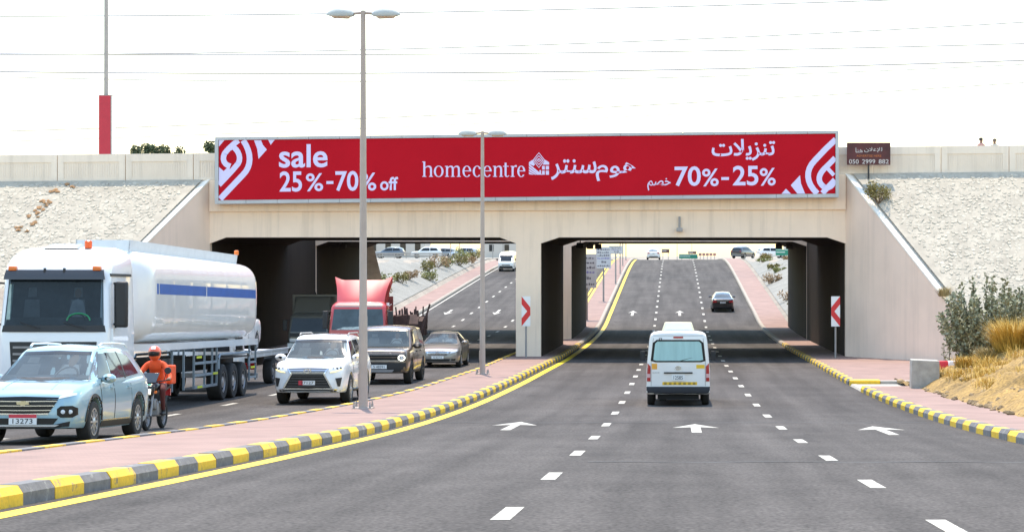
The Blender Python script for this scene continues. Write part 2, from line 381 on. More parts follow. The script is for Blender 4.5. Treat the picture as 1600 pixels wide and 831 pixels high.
def arrow(parent, x, y0, ln=4.2, d=1, hw=.48):
    mb = MB(); f = lambda a, b: (x+a, y0+d*b, prof(y0+d*b)+.004)
    mb.add([f(-.1, 0), f(.1, 0), f(.1, ln*.33), f(-.1, ln*.33), f(.1, ln*.62), f(-.1, ln*.62)], [(0, 1, 2, 3), (3, 2, 4, 5)])
    mb.add([f(-hw, ln*.55), f(-.1, ln*.62), f(.1, ln*.62), f(hw, ln*.55), f(0, ln)], [(0, 1, 4), (1, 2, 4), (2, 3, 4)])
    mb.build('lane_arrow', M_WL, parent)
for X, Y_ in ((-3.4, 39.8), (.42, 38.6), (4.13, 37.5)): arrow(road, X, Y_)
for X in (-3.3, .35): arrow(road, X, 152, 5.0, 1, .36)
for X in (-9.9, -13.9, -17.7): arrow(road2, X, 158, 5.0, -1, .36)
M_BAND = mat('darker_asphalt_band', (.05, .045, .042), rough=.8, var=.2, scale=4)  # narrow darker bands across the lanes
for yy, a, b in ((27.2, -1.2, 5.7), (43.5, -5.6, 5.7)):
    mb = MB(); mb.grid([[(a+(b-a)*i/12, yy+.05*math.sin(i*1.7), prof(yy)+.003) for i in range(13)], [(a+(b-a)*i/12, yy+.16+.05*math.sin(i*1.7+.4), prof(yy+.16)+.003) for i in range(13)]])
    mb.build('road_band', M_BAND, road)

# ------------------------------------------------------------------ bridges
def parap_top(x): return 4.95+.0095*x
def bridge(label, y0, y1, front):
    root = empty('road_bridge', ((XL+XR)/2, y0, prof(y0)), label=label, cat='bridge')
    ox, oy, oz = root.location
    def loc(v): return (v[0]-ox, v[1]-oy, v[2]-oz)
    def part(mb, name, mt, **k):
        mb.v = [loc(v) for v in mb.v]; return mb.build(name, mt, root, **k)
    soff = [(XL, .58), (XL+.75, .86), (PX0-.75, .86), (PX0, .58), (PX1, .58), (PX1+.85, .86), (XR-.85, .86), (XR, .58)]
    deck = MB(); deck.prism(soff+[(XR, parap_top(XR)-1.26), (XL, parap_top(XL)-1.26)], 'y', y0, y1); part(deck, 'deck', M_CREAM)
    mb = MB(); mb.box(PX0, PX1, y0, y0+.35, -5.5, .58); part(mb, 'pier_face', M_CREAM)
    mb = MB(); mb.box(PX0, PX1, y0+.353, y1, -5.5, .575); part(mb, 'pier', M_INNER_SHADE)  # rest of the pier behind its cream face, coloured as if in deep shade
    mb = MB(); mb.grid([[(x_, yy_, z_-.005) for x_, z_ in soff] for yy_ in (y0+.06, y1-.02)]); part(mb, 'soffit_shade', M_INNER_SHADE)  # thin sheet added under the cream deck, its dark colour painting the shade
    wall = MB(); wall.box(XR, XR+.8, y0+.4, y1, -5.6, 3.4); part(wall, 'abutment', M_INNER_SHADE)  # abutment sides carry the painted shade, only their front faces stay pale
    wall = MB(); wall.box(XL-.8, XL, y0+.4, y1, -5.6, 3.0); part(wall, 'abutment', M_INNER_SHADE)
    for a, b, t in ((XR, XR+.8, 3.4), (XL-.8, XL, 3.)):
        mb = MB(); mb.box(a, b, y0, y0+.398, -5.6, t); part(mb, 'abutment_face', M_WING)
    # parapet panels with a sunk field
    for yy, face in ((y0, -1), (y1, 1)):
        if not front and face > 0: continue
        w = 3.14; x = -63.06-.02 if front else -47.36
        while x < 48:
            b0, b1, t0, t1 = parap_top(x)-1.24, parap_top(x+w)-1.24, parap_top(x), parap_top(x+w)
            g_ = .018; ya = yy if face < 0 else yy-.22; yb = ya+.22
            mb = MB()
            mb.hexa([(x+g_, ya, b0), (x+w-g_, ya, b1), (x+w-g_, yb, b1), (x+g_, yb, b0), (x+g_, ya, t0), (x+w-g_, ya, t1), (x+w-g_, yb, t1), (x+g_, yb, t0)])
            if face < 0 and front:
                # raised rim: four strips in front of the field, ribs in the field
                d = .035; i0 = .3; zt = .36; zb = .12
                fr = lambda a, b, c, e: mb.hexa([(x+a, ya-d, c[0]), (x+b, ya-d, c[1]), (x+b, ya, c[1]), (x+a, ya, c[0]), (x+a, ya-d, e[0]), (x+b, ya-d, e[1]), (x+b, ya, e[1]), (x+a, ya, e[0])])
                fr(g_, w-g_, (t0-zt, t1-zt), (t0, t1)); fr(g_, w-g_, (b0, b1), (b0+zb, b1+zb))
                fr(g_, i0, (b0+zb, b0+zb), (t0-zt, t0-zt)); fr(w-i0, w-g_, (b1+zb, b1+zb), (t1-zt, t1-zt))
                q = i0+.06
                while q < w-i0-.06:
                    mb.hexa([(x+q, ya-.018, b0+zb), (x+q+.05, ya-.018, b0+zb), (x+q+.05, ya, b0+zb), (x+q, ya, b0+zb), (x+q, ya-.018, t0-zt-.04), (x+q+.05, ya-.018, t0-zt-.04), (x+q+.05, ya, t0-zt-.04), (x+q, ya, t0-zt-.04)]); q += .11
            part(mb, 'parapet_panel', M_PARAP); x += w
    return root, part
br1, part1 = bridge('cream concrete road bridge carrying the red billboard', YB, YB2, True)
br2, part2 = bridge('second concrete road bridge behind the billboard bridge', YC, YC2, False)
eb = MB(); eb.hexa([(XL, YB-.12, 2.05), (XR, YB-.12, 2.15), (XR, YB, 2.15), (XL, YB, 2.05), (XL, YB-.12, parap_top(XL)-1.27), (XR, YB-.12, parap_top(XR)-1.27), (XR, YB, parap_top(XR)-1.27), (XL, YB, parap_top(XL)-1.27)])
part1(eb, 'edge_beam', M_CREAM)
# wing walls, splayed towards the camera, with a white sloping coping
WD = Vector((.438, -.899, 0))
def wing(sx, x0, top, ln, tlow):
    d = Vector((sx*.438, -.899, 0)); n = Vector((sx*.899, .438, 0))       # n points into the embankment
    a = Vector((x0, YB, 0)); b = a+d*ln; th = n*.45; thc = n*.62
    mb = MB(); zb = -5.6
    def P(v, z): return (v.x, v.y, z)
    mb.hexa([P(a, zb), P(b, zb), P(b+th, zb), P(a+th, zb), P(a, top), P(b, tlow), P(b+th, tlow), P(a+th, top)])
    part1(mb, 'wing_wall', M_WING)
    mb = MB(); o = n*-.04; u = .09
    mb.hexa([P(a+o, top+.002), P(b+o, tlow+.002), P(b+thc, tlow+.002), P(a+thc, top+.002), P(a+o, top+u), P(b+o, tlow+u), P(b+thc, tlow+u), P(a+thc, top+u)])
    part1(mb, 'coping', M_COPE)
wing(1, XR, 3.74, 9.0, -2.42); wing(-1, XL, 3.47, 9.6, -3.02)
# return walls between the two bridges
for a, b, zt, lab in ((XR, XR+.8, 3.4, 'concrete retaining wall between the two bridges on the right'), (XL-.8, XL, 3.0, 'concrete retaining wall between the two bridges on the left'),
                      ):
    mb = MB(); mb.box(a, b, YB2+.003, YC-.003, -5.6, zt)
    tag(mb.build('retaining_wall', M_INNER_SHADE if abs(a) > 7.5 else M_CREAM), lab, 'wall')
# fittings under the decks
def floodlight(x, y, label):
    root = empty('floodlight', (x, y, .84), label=label, cat='floodlight', group='floodlights under the bridge decks')
    mb = MB(); mb.box(-.03, .03, -.03, .03, -.12, 0); mb.build('bracket', M_DARK, root)
    mb = MB(); mb.hexa([(-.2, -.12, -.42), (.2, -.12, -.42), (.2, .1, -.34), (-.2, .1, -.34), (-.2, -.1, -.14), (.2, -.1, -.14), (.2, .12, -.1), (-.2, .12, -.1)]); mb.build('housing', M_DARK, root, bevel=.02)
for x, y, l in ((-5.2, 109, 'black floodlight under the deck near the middle pier'), (-5.15, 120.5, 'black floodlight under the second deck by the pier'), (-4.7, 121.5, 'second black floodlight under the second deck by the pier'),
                (6.3, 121, 'black floodlight under the second deck at the right wall'), (6.9, 120.4, 'black floodlight nearest the right wall under the second deck'), (-20.2, 121, 'black floodlight under the second deck at the left wall'),
                (-8.4, 120.8, 'black floodlight left of the middle pier under the second deck')): floodlight(x, y, l)
# sensor on the edge of the deck over the right lanes
s_ = empty('traffic_sensor', (.2, YB-.02, 1.2), label='small grey traffic sensor fixed to the bridge edge above the middle lane', cat='sensor')
mb = MB(); mb.box(-.05, .05, -.1, 0, .0, .62); mb.build('bracket', M_GALV, s_)
mb = MB(); mb.box(-.14, .14, -.34, -.1, -.08, .1); mb.build('housing', M_GALV, s_, bevel=.02)

# ------------------------------------------------------------------ embankments with pitched stone
EK = .755
def emb_z(y, x): return (parap_top(x)-1.26)-EK*(YB-.15-y)
def embankment(sx, x0, xend, label):
    # sheet of mortar on the slope in front of the bridge, its inner edge along the wing wall
    def inner(y): return x0+sx*((YB-y)*.487+.3)
    root_v = MB(); rows = []
    for i in range(14):
        y = YB-.1-i*1.0; xi = inner(y); rows.append([(xi+(xend-xi)*j/10, y, emb_z(y, xi+(xend-xi)*j/10)) for j in range(11)])
    root_v.grid(rows)
    # level top behind the parapet, to the back of the second bridge and down the far side
    xi = x0+sx*.7
    root_v.grid([[(xi+(xend-xi)*j/10, y, parap_top(xi+(xend-xi)*j/10)-1.25-max(0, (y-YC2-3))*.6) for j in range(11)] for y in (YB+.1, YB2, YC, YC2+3, YC2+12)])
    e = root_v.build('embankment', M_MORTAR); tag(e, label, kind='structure')
    rng = random.Random(3 if sx > 0 else 5); mb = MB(); cs = .2
    for r in range(int(13.5/cs/.8)):
        y = YB-.32-r*cs*.8
        xi = inner(y)+sx*.3; n = int(abs((22 if sx > 0 else -43)-xi)/cs)
        for k in range(n):
            cx = xi+sx*(k+.5+(r % 2)*.5)*cs+rng.uniform(-.07, .07); cy = y+rng.uniform(-.06, .06)
            if emb_z(cy, cx) < ground(cx, cy)-.2: continue
            m_ = rng.choice((5, 6, 6, 7)); a0 = rng.uniform(0, 6.28); rr = cs*rng.uniform(.42, .8); hh = rng.uniform(-.004, .028); tx, ty = rng.uniform(-.22, .22), rng.uniform(-.22, .22); el = rng.uniform(.55, 1.); ro = rng.uniform(0, 3.14)
            lo = []; hi = []
            for q in range(m_):
                a = a0+6.283*q/m_+rng.uniform(-.25, .25); ra = rr*rng.uniform(.8, 1.15); e1, e2 = ra*math.cos(a), ra*math.sin(a)*el; dx, dy = e1*math.cos(ro)-e2*math.sin(ro), (e1*math.sin(ro)+e2*math.cos(ro))*.85
                lo.append((cx+dx, cy+dy, emb_z(cy+dy, cx+dx)-.03)); dx *= .78; dy *= .78
                hi.append((cx+dx, cy+dy-.5*hh, emb_z(cy+dy, cx+dx)+hh+tx*dx+ty*dy))
            mb.add(lo+hi, [tuple(range(m_, 2*m_))]+[(q, (q+1) % m_, m_+(q+1) % m_, m_+q) for q in range(m_)])
    st = mb.build('stone_pitching', M_STONE, e, recalc=False); tag(st, kind='stuff')
    return e
embankment(1, XR, 60, 'right embankment faced with pale pitched stone below the parapet')
embankment(-1, XL, -75, 'left embankment faced with pale pitched stone behind the tanker')
# gravel slopes beyond the underpass
for sx, xe, lab in ((-1, XL-.35, 'grey gravel slope beyond the left underpass bay'), (1, 8.12, 'grey gravel slope beyond the right underpass bay')):
    mb = MB(); rows = []
    for i in range(60):
        y = YC2+6+i*2.2; row = []
        for j in range(9):
            x = xe+sx*(.25+j*1.5); row.append((x, y, ground(x, y)+.03+random.uniform(0, .04)))
        rows.append(row)
    mb.grid(rows); tag(mb.build('gravel_slope', M_GRAVEL, smooth=60), lab, kind='structure')
# brown stains of washed-out soil on the left stone slope
M_RUST = mat('washed_out_soil', (.30, .17, .08), rough=.95, var=.3, scale=4)
mb = MB()
for px, py, n in ((82, 300, 3), (70, 318, 5), (62, 326, 4), (55, 338, 4), (48, 348, 4), (35, 360, 4), (110, 289, 3)):
    y = YB-(parap_top(-29)-1.26-(400-py)/34.5)/EK*1.0-.15; s = FPX/y; x = (px-X0)/s
    for k in range(n):
        cx, cy = x+random.uniform(-.3, .3), y+random.uniform(-.15, .15); m_ = 7; c = []
        for q in range(m_):
            a = 6.283*q/m_; rr = random.uniform(.04, .13); c.append((cx+rr*1.3*math.cos(a), cy+rr*math.sin(a), emb_z(cy+rr*math.sin(a), cx)+.05))
        mb.add(c+[(cx, cy-.03, emb_z(cy, cx)+.09)], [(q, (q+1) % m_, m_) for q in range(m_)])
tag(mb.build('soil_streak', M_RUST), 'brown streak of washed-out soil down the left stone slope', kind='stuff')
# sand mound on the right
rng = random.Random(11); mb = MB(); rows = []
from mathutils import noise as _ns
for i in range(170):
    y = 36+i*.2; row = []
    for j in range(75):
        x = 7.35+j*.16; d = x-7.5
        edge = max(0, min(1, (d+.25-.35*_ns.noise(Vector((y*.4, 3, 0))))/1.2))
        fade = max(0, min(1, (69.5-y)/2.5))*max(0, min(1, (y-36)/4))
        h = edge*(.10+.34*max(0, _ns.noise(Vector((x*.6, y*.5, 1)))+.3)+.20*_ns.noise(Vector((x*1.7, y*1.5, 4)))+.12*abs(_ns.noise(Vector((x*3.6, y*3.3, 9))))+.05*_ns.noise(Vector((x*8, y*8, 2))))*fade
        base = min(ground(x, y), prof(y)+PAVE+.5+.62*max(0, d)) if x > 7.56 else prof(y)+PAVE-.03
        row.append((x, y, base+h-.02))
    rows.append(row)
mb.grid(rows); tag(mb.build('sand_mound', M_SAND, smooth=50), 'straw-coloured sand mound behind the right pavement', kind='structure')

# clods and stones scattered over the mound and its foot
rng = random.Random(21); mb = MB()
for k in range(900):
    y = rng.uniform(38, 68); x = 7.35+abs(rng.gauss(0, 2.2))
    z = (min(ground(x, y), prof(y)+PAVE+.5+.62*max(0, x-7.5)) if x > 7.56 else prof(y)+PAVE)+(.16 if x > 8.3 else .02); r = rng.uniform(.02, .09)*(1.4 if rng.random() < .1 else 1)
    pts = []
    for i in range(3):
        zz = (-.5, .2, .75)[i]; rr = (.8, 1., .5)[i]
        for q in range(6): a = 6.283*q/6+rng.uniform(-.3, .3); pts.append((x+r*rr*math.cos(a)*rng.uniform(.8, 1.2), y+r*rr*math.sin(a)*rng.uniform(.8, 1.2), z+r*zz*rng.uniform(.7, 1.1)))
    mb.add(pts, [(i*6+q, i*6+(q+1) % 6, (i+1)*6+(q+1) % 6, (i+1)*6+q) for i in range(2) for q in range(6)]+[tuple(range(12, 18))])
tag(mb.build('loose_stones', mat('brown_clods', (.25, .18, .10), rough=.95, var=.2, island=.4), recalc=False), 'loose clods and stones strewn over the sand mound', kind='stuff')
# ------------------------------------------------------------------ billboard on the bridge
YBB = YB-.75; SBB = FPX/YBB
def BX(px): return (px-X0)/SBB
def BZ(py): return (Y0-py)/SBB
M_LED_R = mat('led_red', (.29, .0045, .012), rough=.8, var=.06, scale=.35, emit=.2, spec=.12)
M_LED_W = mat('led_white', (.42, .42, .60), rough=.8, var=0, emit=.2, spec=.12)
M_FRAME = mat('billboard_frame_aluminium', (.42, .44, .46), rough=.45, metal=.3, var=.1, scale=1)
bb = empty('billboard', (BX(823), YBB, BZ(312)), label='long red screen billboard with white sale lettering across the bridge', cat='billboard')
def bpart(mb, name, mt, **k):
    ox, oy, oz = bb.location; mb.v = [(v[0]-ox, v[1]-oy, v[2]-oz) for v in mb.v]; return mb.build(name, mt, bb, **k)
def tilt(px): return (823-px)*.0107                   # the board rises gently to the right
def BQ(px, py, y=0.): return (BX(px), YBB+y, BZ(py+tilt(px)))
mb = MB()
mb.add([BQ(338, 211, .05), BQ(1308, 211, .05), BQ(1308, 312, .05), BQ(338, 312, .05), BQ(338, 211, .5), BQ(1308, 211, .5), BQ(1308, 312, .5), BQ(338, 312, .5)], [(0, 3, 2, 1), (4, 5, 6, 7), (0, 1, 5, 4), (1, 2, 6, 5), (2, 3, 7, 6), (3, 0, 4, 7)])
bpart(mb, 'cabinet', M_GALV)
mb = MB(); mb.add([BQ(342, 214.5), BQ(1305, 214.5), BQ(1305, 307.5), BQ(342, 307.5)], [(0, 1, 2, 3)]); screen = bpart(mb, 'screen', M_LED_R)
def bar(px0, py0, px1, py1, n):
    for i in range(n):
        a, b = px0+(px1-px0)*i/n+.25, px0+(px1-px0)*(i+1)/n-.25; mb = MB()
        mb.hexa([BQ(a, py1, -.06), BQ(b, py1, -.06), BQ(b, py1, .54), BQ(a, py1, .54), BQ(a, py0, -.06), BQ(b, py0, -.06), BQ(b, py0, .54), BQ(a, py0, .54)])
        bpart(mb, 'frame_panel', M_FRAME)
bar(336, 209.5, 1310.5, 214, 20); bar(336, 308, 1310.5, 313.5, 20)
for a, b in ((336, 341.5), (1305.5, 1310.5)):
    mb = MB(); mb.hexa([BQ(a, 308, -.06), BQ(b, 308, -.06), BQ(b, 308, .54), BQ(a, 308, .54), BQ(a, 214, -.06), BQ(b, 214, -.06), BQ(b, 214, .54), BQ(a, 214, .54)]); bpart(mb, 'frame_side', M_FRAME)
for i in range(8):
    px = 380+i*126; mb = MB(); mb.tube([BQ(px, 225, .4), (BX(px), YB+.15, BZ(232))], .04); mb.tube([BQ(px, 300, .4), (BX(px), YB+.05, BZ(305))], .04); bpart(mb, 'bracket', M_GALV)
def btext(body, a, b, top, bot, name='lettering', bold=.012, y=-.012):
    mid = (a+b)/2; ox, oy, oz = bb.location
    t = text_pts(body, BX(a)-ox, BX(b)-ox, BZ(bot+tilt(a))-oz, BZ(top+tilt(a))-oz, y, name, M_LED_W, bb, bold=bold, shear=.0107)
    return t
T0 = tilt(436)
btext('sale', 436, 512, 226-T0, 262.5-T0, bold=.018)
T0 = tilt(437); btext('25', 437, 472, 268-T0, 300-T0, bold=.018); btext('%', 478, 505, 271.5-T0, 299.5-T0, bold=.012); btext('-', 510, 521, 284-T0, 288.5-T0)
btext('70', 524, 560, 267.5-T0+.9, 299-T0+.9, bold=.018); btext('%', 562, 588, 270.5-T0+1.1, 298.5-T0+1.1, bold=.012); btext('off', 594, 622, 277-T0+1.5, 298-T0+1.5, bold=.02)
T1 = tilt(1112)
btext('ﺕﻼﻳﺰﻨﺗ', 1112, 1211, 218-T1, 252-T1, bold=.018)
T1 = tilt(1080)
btext('70', 1054, 1095, 260-T1, 291-T1, bold=.018); btext('%', 1097, 1123, 264-T1, 291.5-T1, bold=.012); btext('-', 1127, 1139, 277.5-T1, 282-T1); btext('25', 1145, 1185, 260-T1, 291-T1, bold=.018); btext('%', 1187, 1212, 264-T1, 291.5-T1, bold=.012)
btext('ﻢﺼﺧ', 1011.5, 1048, 278-T1, 297-T1, bold=.012)
btext('ﺮﺘﻨﺳ', 861, 932, 249-tilt(900), 281-tilt(900), bold=.012)
btext('ﻡﻮﻫ', 931, 994, 254-tilt(960), 283-tilt(960), bold=.012)

class Flat:
    # flat white shapes on the screen, in photograph pixels; every piece sits on its own thin step
    def __init__(s): s.mb = MB(); s.k = 0
    def poly(s, pts):
        s.k += 1; y = -.008-.0007*(s.k % 12); n = len(pts); s.mb.add([BQ(p[0], p[1]-tilt(p[0]), y) for p in pts], [tuple(range(n))])
    def rect(s, a, b, c, d): s.poly([(a, d), (b, d), (b, c), (a, c)])
    def stroke(s, pts, w, closed=False):
        L = []; Rr = []; n = len(pts); ws = w if isinstance(w, (list, tuple)) else [w]*n
        for i, p in enumerate(pts):
            a = pts[(i-1) % n if closed else max(0, i-1)]; b = pts[(i+1) % n if closed else min(n-1, i+1)]
            dx, dy = b[0]-a[0], b[1]-a[1]; l = math.hypot(dx, dy) or 1; nx, ny = -dy/l*ws[i]/2, dx/l*ws[i]/2
            L.append((p[0]+nx, p[1]+ny)); Rr.append((p[0]-nx, p[1]-ny))
        s.k += 1; y = -.008-.0007*(s.k % 12); P = L+Rr; m = len(L)
        s.mb.add([BQ(p[0], p[1]-tilt(p[0]), y) for p in P], [(i, (i+1) % m, (i+1) % m+m, i+m) for i in range(m if closed else m-1)])
    def ring(s, cx, cy, rx, ry, wx, wy, a0=0, a1=360, n=28):
        # ring with thick sides and thin top and bottom
        O = []; I = []
        for i in range(n+1):
            a = R(a0+(a1-a0)*i/n); O.append((cx+rx*math.cos(a), cy-ry*math.sin(a))); I.append((cx+(rx-wx)*math.cos(a), cy-(ry-wy)*math.sin(a)))
        s.k += 1; y = -.008-.0007*(s.k % 12); m = n+1
        s.mb.add([BQ(p[0], p[1]-tilt(p[0]), y) for p in O+I], [(i, i+1, i+1+m, i+m) for i in range(n)])
    def done(s, name): return bpart(s.mb, name, M_LED_W, recalc=False)
def bez(p0, p1, p2, p3, n=10):
    return [tuple((1-t)**3*a+3*(1-t)**2*t*b+3*(1-t)*t*t*c+t**3*d for a, b, c, d in zip(p0, p1, p2, p3)) for t in [i/n for i in range(n+1)]]
# serif word mark, one glyph after another (baseline y=276.5, x-height 258.5)
F = Flat(); BL, XH, AS = 276.5, 259.5, 252.5
def stem(x, top, w=3.0): F.rect(x-w/2, x+w/2, top, BL); F.rect(x-w/2-1.6, x+w/2+1.6, BL-1.1, BL); F.poly([(x-w/2-1.8, top+1.0), (x-w/2, top+1.4), (x-w/2, top-.2), (x-w/2-1.8, top+.2)])
def arch(x0, x1):
    F.stroke(bez((x0+1, XH+4), (x0+3, XH-.5), (x1, XH-.8), (x1, XH+5)), [1.2, 1.2, 1.3, 1.5, 1.8, 2.2, 2.6, 2.9, 3., 3., 3.]); F.rect(x1-1.5, x1+1.5, XH+5, BL); F.rect(x1-3.1, x1+3.1, BL-1.1, BL)
def o_(cx, rx=7.6): F.ring(cx, (XH+BL)/2, rx, (BL-XH)/2+.4, 3.1, 1.1)
def c_(cx, rx=6.8): F.ring(cx, (XH+BL)/2, rx, (BL-XH)/2+.4, 3.1, 1.1, 48, 318); F.ring(cx+rx*.62, XH+3.4, 1.6, 1.6, 1.59, 1.59)
def e_(cx, rx=6.8):
    F.ring(cx, (XH+BL)/2, rx, (BL-XH)/2+.4, 3., 1.1, 0, 322); F.rect(cx-rx+1.5, cx+rx-.6, 266.6, 267.9)
stem(663, AS); arch(663, 673.5); o_(685.5); stem(698.5, XH); arch(698.5, 707.5); arch(707.5, 717); e_(729.5); c_(745.5); e_(761.5); stem(773.5, XH); arch(773.5, 783)
F.rect(788.5, 791.5, 254.5, BL-3); F.stroke(bez((790, BL-4), (790, BL+.4), (793, BL+.4), (795.5, BL-2)), [3, 2.8, 2.5, 2.2, 2, 1.8, 1.6, 1.5, 1.3, 1.2, 1.2]); F.rect(786, 795, XH, XH+1.2)
stem(801, XH); F.stroke(bez((802, XH+4), (803, XH), (805, XH-.5), (807.5, XH+.7)), [1.4]*6+[2, 2.6, 3, 3, 2.6]); e_(814.5, 6.2)
F.done('word_mark')
# house emblem
F = Flat()
for k in range(3): F.stroke([(842, 239+k*4.6), (851-k*2.6, 250.5), (842, 262-k*4.6), (833+k*2.6, 250.5)], 1.5, closed=True)
F.poly([(841, 249.5), (842, 248.3), (843, 249.5), (842, 250.8)])
for k in range(4): F.poly([(826.5, 256+k*4.4), (826.5, 259.2+k*4.4), (826.5+max(0, 15.5-k*3.6)+1, 273.2), (826.5+max(2, 19-k*4.4)+2, 273.2)])
F.poly([(826.5, 253.8), (832, 250), (836, 257.5), (833.5, 259.5), (826.5, 256)])
F.poly([(852, 250), (858, 253.8), (858, 257.5), (848, 257.5)])
for a, b in ((847, 851.2), (852.8, 857.8)):
    F.rect(a, b, 259.5, 265.2); F.rect(a, b, 267, 273.2)
F.rect(843, 845.4, 266, 273.2)
F.done('house_emblem')
# ribbon ornaments in the two corners
F = Flat()
F.poly([(342, 219), (351, 219), (342, 229.5)])
F.stroke([(342, 289), (352, 278.5), (364, 265.5), (372, 256)]+bez((372, 256), (377.5, 248), (373, 236), (366, 231), 6)+bez((366, 231), (364, 228.5), (362, 229.5), (359, 232), 5), 8.5)
F.stroke(bez((372.5, 219.5), (364, 226), (357, 232), (351, 240), 6)+bez((351, 240), (346, 250), (351, 258), (360, 260), 6), 8.5)
F.poly([(342, 261), (349.5, 267.5), (355.5, 262), (364, 267), (342, 288)])
F.stroke([(344, 311), (360, 294), (380, 273)]+bez((380, 273), (393, 260), (394, 240), (380, 219.5), 8), 9)
F.poly([(397, 219.5), (408, 219.5), (411, 227), (417, 234), (404, 248.5), (402, 233)])
F.poly([(419, 218.5), (429.5, 218.5), (423, 226.5)])
F.done('ribbon_ornament')
F = Flat()
F.stroke([(1306, 218), (1290, 233), (1273, 251)]+bez((1273, 251), (1258, 266), (1259, 286), (1277, 302.5), 8), 9)
F.stroke([(1305, 247), (1292, 260)]+bez((1292, 260), (1278, 272), (1276, 283), (1287, 292), 8)+bez((1287, 292), (1295, 297), (1303, 289), (1303.5, 281), 6), 8.5)
F.stroke([(1304.5, 281), (1296, 290), (1285, 302)], 8.5)
F.stroke([(1292, 262), (1303, 274)], 6)
F.poly([(1250, 274), (1251.5, 287), (1258, 302.8), (1246, 302.8), (1235.5, 289.5)])
F.poly([(1228, 295), (1236, 303), (1221, 303)])
F.done('ribbon_ornament')

# ------------------------------------------------------------------ small sign on the right parapet
sg = empty('notice_board', ((1357-X0)/34, YB-.5, 3.9), label='small dark maroon advertisement board on a post at the right end of the billboard', cat='sign')
mb = MB(); mb.box(-.04, .04, -.04, .04, -.35, 1.2); mb.build('post', M_DARK, sg)
M_MAR = mat('maroon_print', (.07, .010, .013), rough=.5, var=.55, scale=1.6)
mb = MB(); mb.box(-1.0, 1.0, -.09, -.03, .28, 1.3); mb.build('board', M_MAR, sg, bevel=.01)
M_PW = mat('pale_print', (.62, .58, .55), rough=.6, var=0); M_PO = mat('orange_print', (.5, .14, .03), rough=.6, var=0)
text_pts('ﺎﻨﻫ', -.6, -.28, .84, 1.06, -.095, 'lettering', M_PW, sg); text_pts('ﻥﻼﻋﻺﻟ', -.2, .62, .84, 1.08, -.095, 'lettering', M_PW, sg)
text_pts('ADVERTISE HERE', -.56, .58, .64, .74, -.095, 'lettering', M_PO, sg)
[text_pts(t_, a_, b_, .33, .53, -.095, 'lettering', M_PW, sg) for t_, a_, b_ in (('050', -.9, -.46), ('2999', -.3, .3), ('882', .46, .92))]

# ------------------------------------------------------------------ lamps, signs, block, wires
M_POLE = mat('taupe_lamp_pole', (.40, .325, .275), rough=.55, var=.1, scale=1.5)
M_HEAD = mat('lamp_head_grey', (.42, .44, .42), rough=.5, var=.05)
M_LENS = mat('lamp_lens', (.55, .45, .36), rough=.3, var=0)
def street_lamp(x, y, h, label, rb=.10):
    root = empty('street_lamp', (x, y, prof(y)+PAVE), label=label, cat='street lamp', group='twin headed lamps on the median')
    mb = MB(); mb.tube([(0, 0, 0), (0, 0, h*.23), (0, 0, h*.235), (0, 0, h*.6), (0, 0, h)], [rb*1.12, rb*1.02, rb*.95, rb*.78, rb*.6], n=12); mb.build('pole', M_POLE, root, smooth=40)
    mb = MB(); mb.box(-.24, .24, -.24, .24, 0, .03); mb.build('base_plate', M_POLE, root)
    for a in (-1, 1):
        for b in (-1, 1):
            mb = MB(); mb.lathe([(0.03, .03), (.1, .03), (.1, .018), (.17, .018)], 'z', 8, (a*.19, b*.19, 0)); mb.build('bolt', M_GALV, root)
    mb = MB(); mb.box(-rb-.02, -rb+.03, -.06, .06, .5, .85); mb.build('access_door', M_POLE, root)
    mb = MB(); mb.tube([(-.32, 0, h-.08), (0, 0, h-.05), (.32, 0, h-.08)], .035); mb.build('arm', M_POLE, root)
    for s in (-1, 1):
        st = [(.22, .08, .06), (.30, .15, .13), (.48, .19, .19), (.66, .17, .17), (.80, .10, .10), (.88, .03, .03)]; rows = []
        for d, w, t in crom(st, 3):
            rows.append([(s*d, w*math.cos(q), h-.1+max(0, t*math.sin(q))*1.0+(-.05*w/.2 if math.sin(q) < -.01 else 0)) for q in [math.pi*2*i/16 for i in range(17)]])
        mb = MB(); mb.grid(rows); hd = mb.build('lamp_head', M_HEAD, root, smooth=50)
        mb = MB(); mb.hexa([(s*.34, -.13, h-.19), (s*.72, -.12, h-.18), (s*.72, .12, h-.18), (s*.34, .13, h-.19), (s*.32, -.15, h-.12), (s*.78, -.13, h-.12), (s*.78, .13, h-.12), (s*.32, .15, h-.12)])
        mb.build('lens', M_LENS, hd, bevel=.03)
    return root
street_lamp(-7.46, 47.6, 9.5, 'tall twin headed lamp post on the pink median in front of the white SUV')
street_lamp(-6.95, 71.8, 8.75, 'twin headed lamp post on the median nearer the bridge pier', .095)

M_SR = mat('sign_red', (.62, .02, .025), rough=.45, var=0); M_SW = mat('sign_white', (.78, .77, .75), rough=.45, var=.03)
def chevron_sign(x, y, d, label, z0=None, h=.0):
    root = empty('chevron_sign', (x, y, prof(y)+PAVE), label=label, cat='road sign', group='red and white chevron signs at the underpass')
    mb = MB(); mb.tube([(0, 0, 0), (0, 0, 1.5)], .045); mb.build('post', M_GALV, root, smooth=40)
    mb = MB(); mb.box(-.2, .2, -.075, -.05, 1.42, 2.78); mb.build('panel', M_SW, root)
    mb = MB(); t = .36; y_ = -.079
    for z in (1.42, ):
        a, b, m = -.2, .2, 2.10
        # one arrow head: two diagonal red bars that meet at the pointing edge
        tipx = b if d > 0 else a; bx = a if d > 0 else b
        mb.add([(bx, y_, 2.78), (bx, y_, 2.78-t), (tipx, y_, m-t/2), (tipx, y_, m+t/2)], [(0, 1, 2, 3)])
        mb.add([(bx, y_-.0015, 1.42), (bx, y_-.0015, 1.42+t), (tipx, y_-.0015, m+t/2), (tipx, y_-.0015, m-t/2)], [(0, 1, 2, 3)])
    mb.build('arrow', M_SR, root)
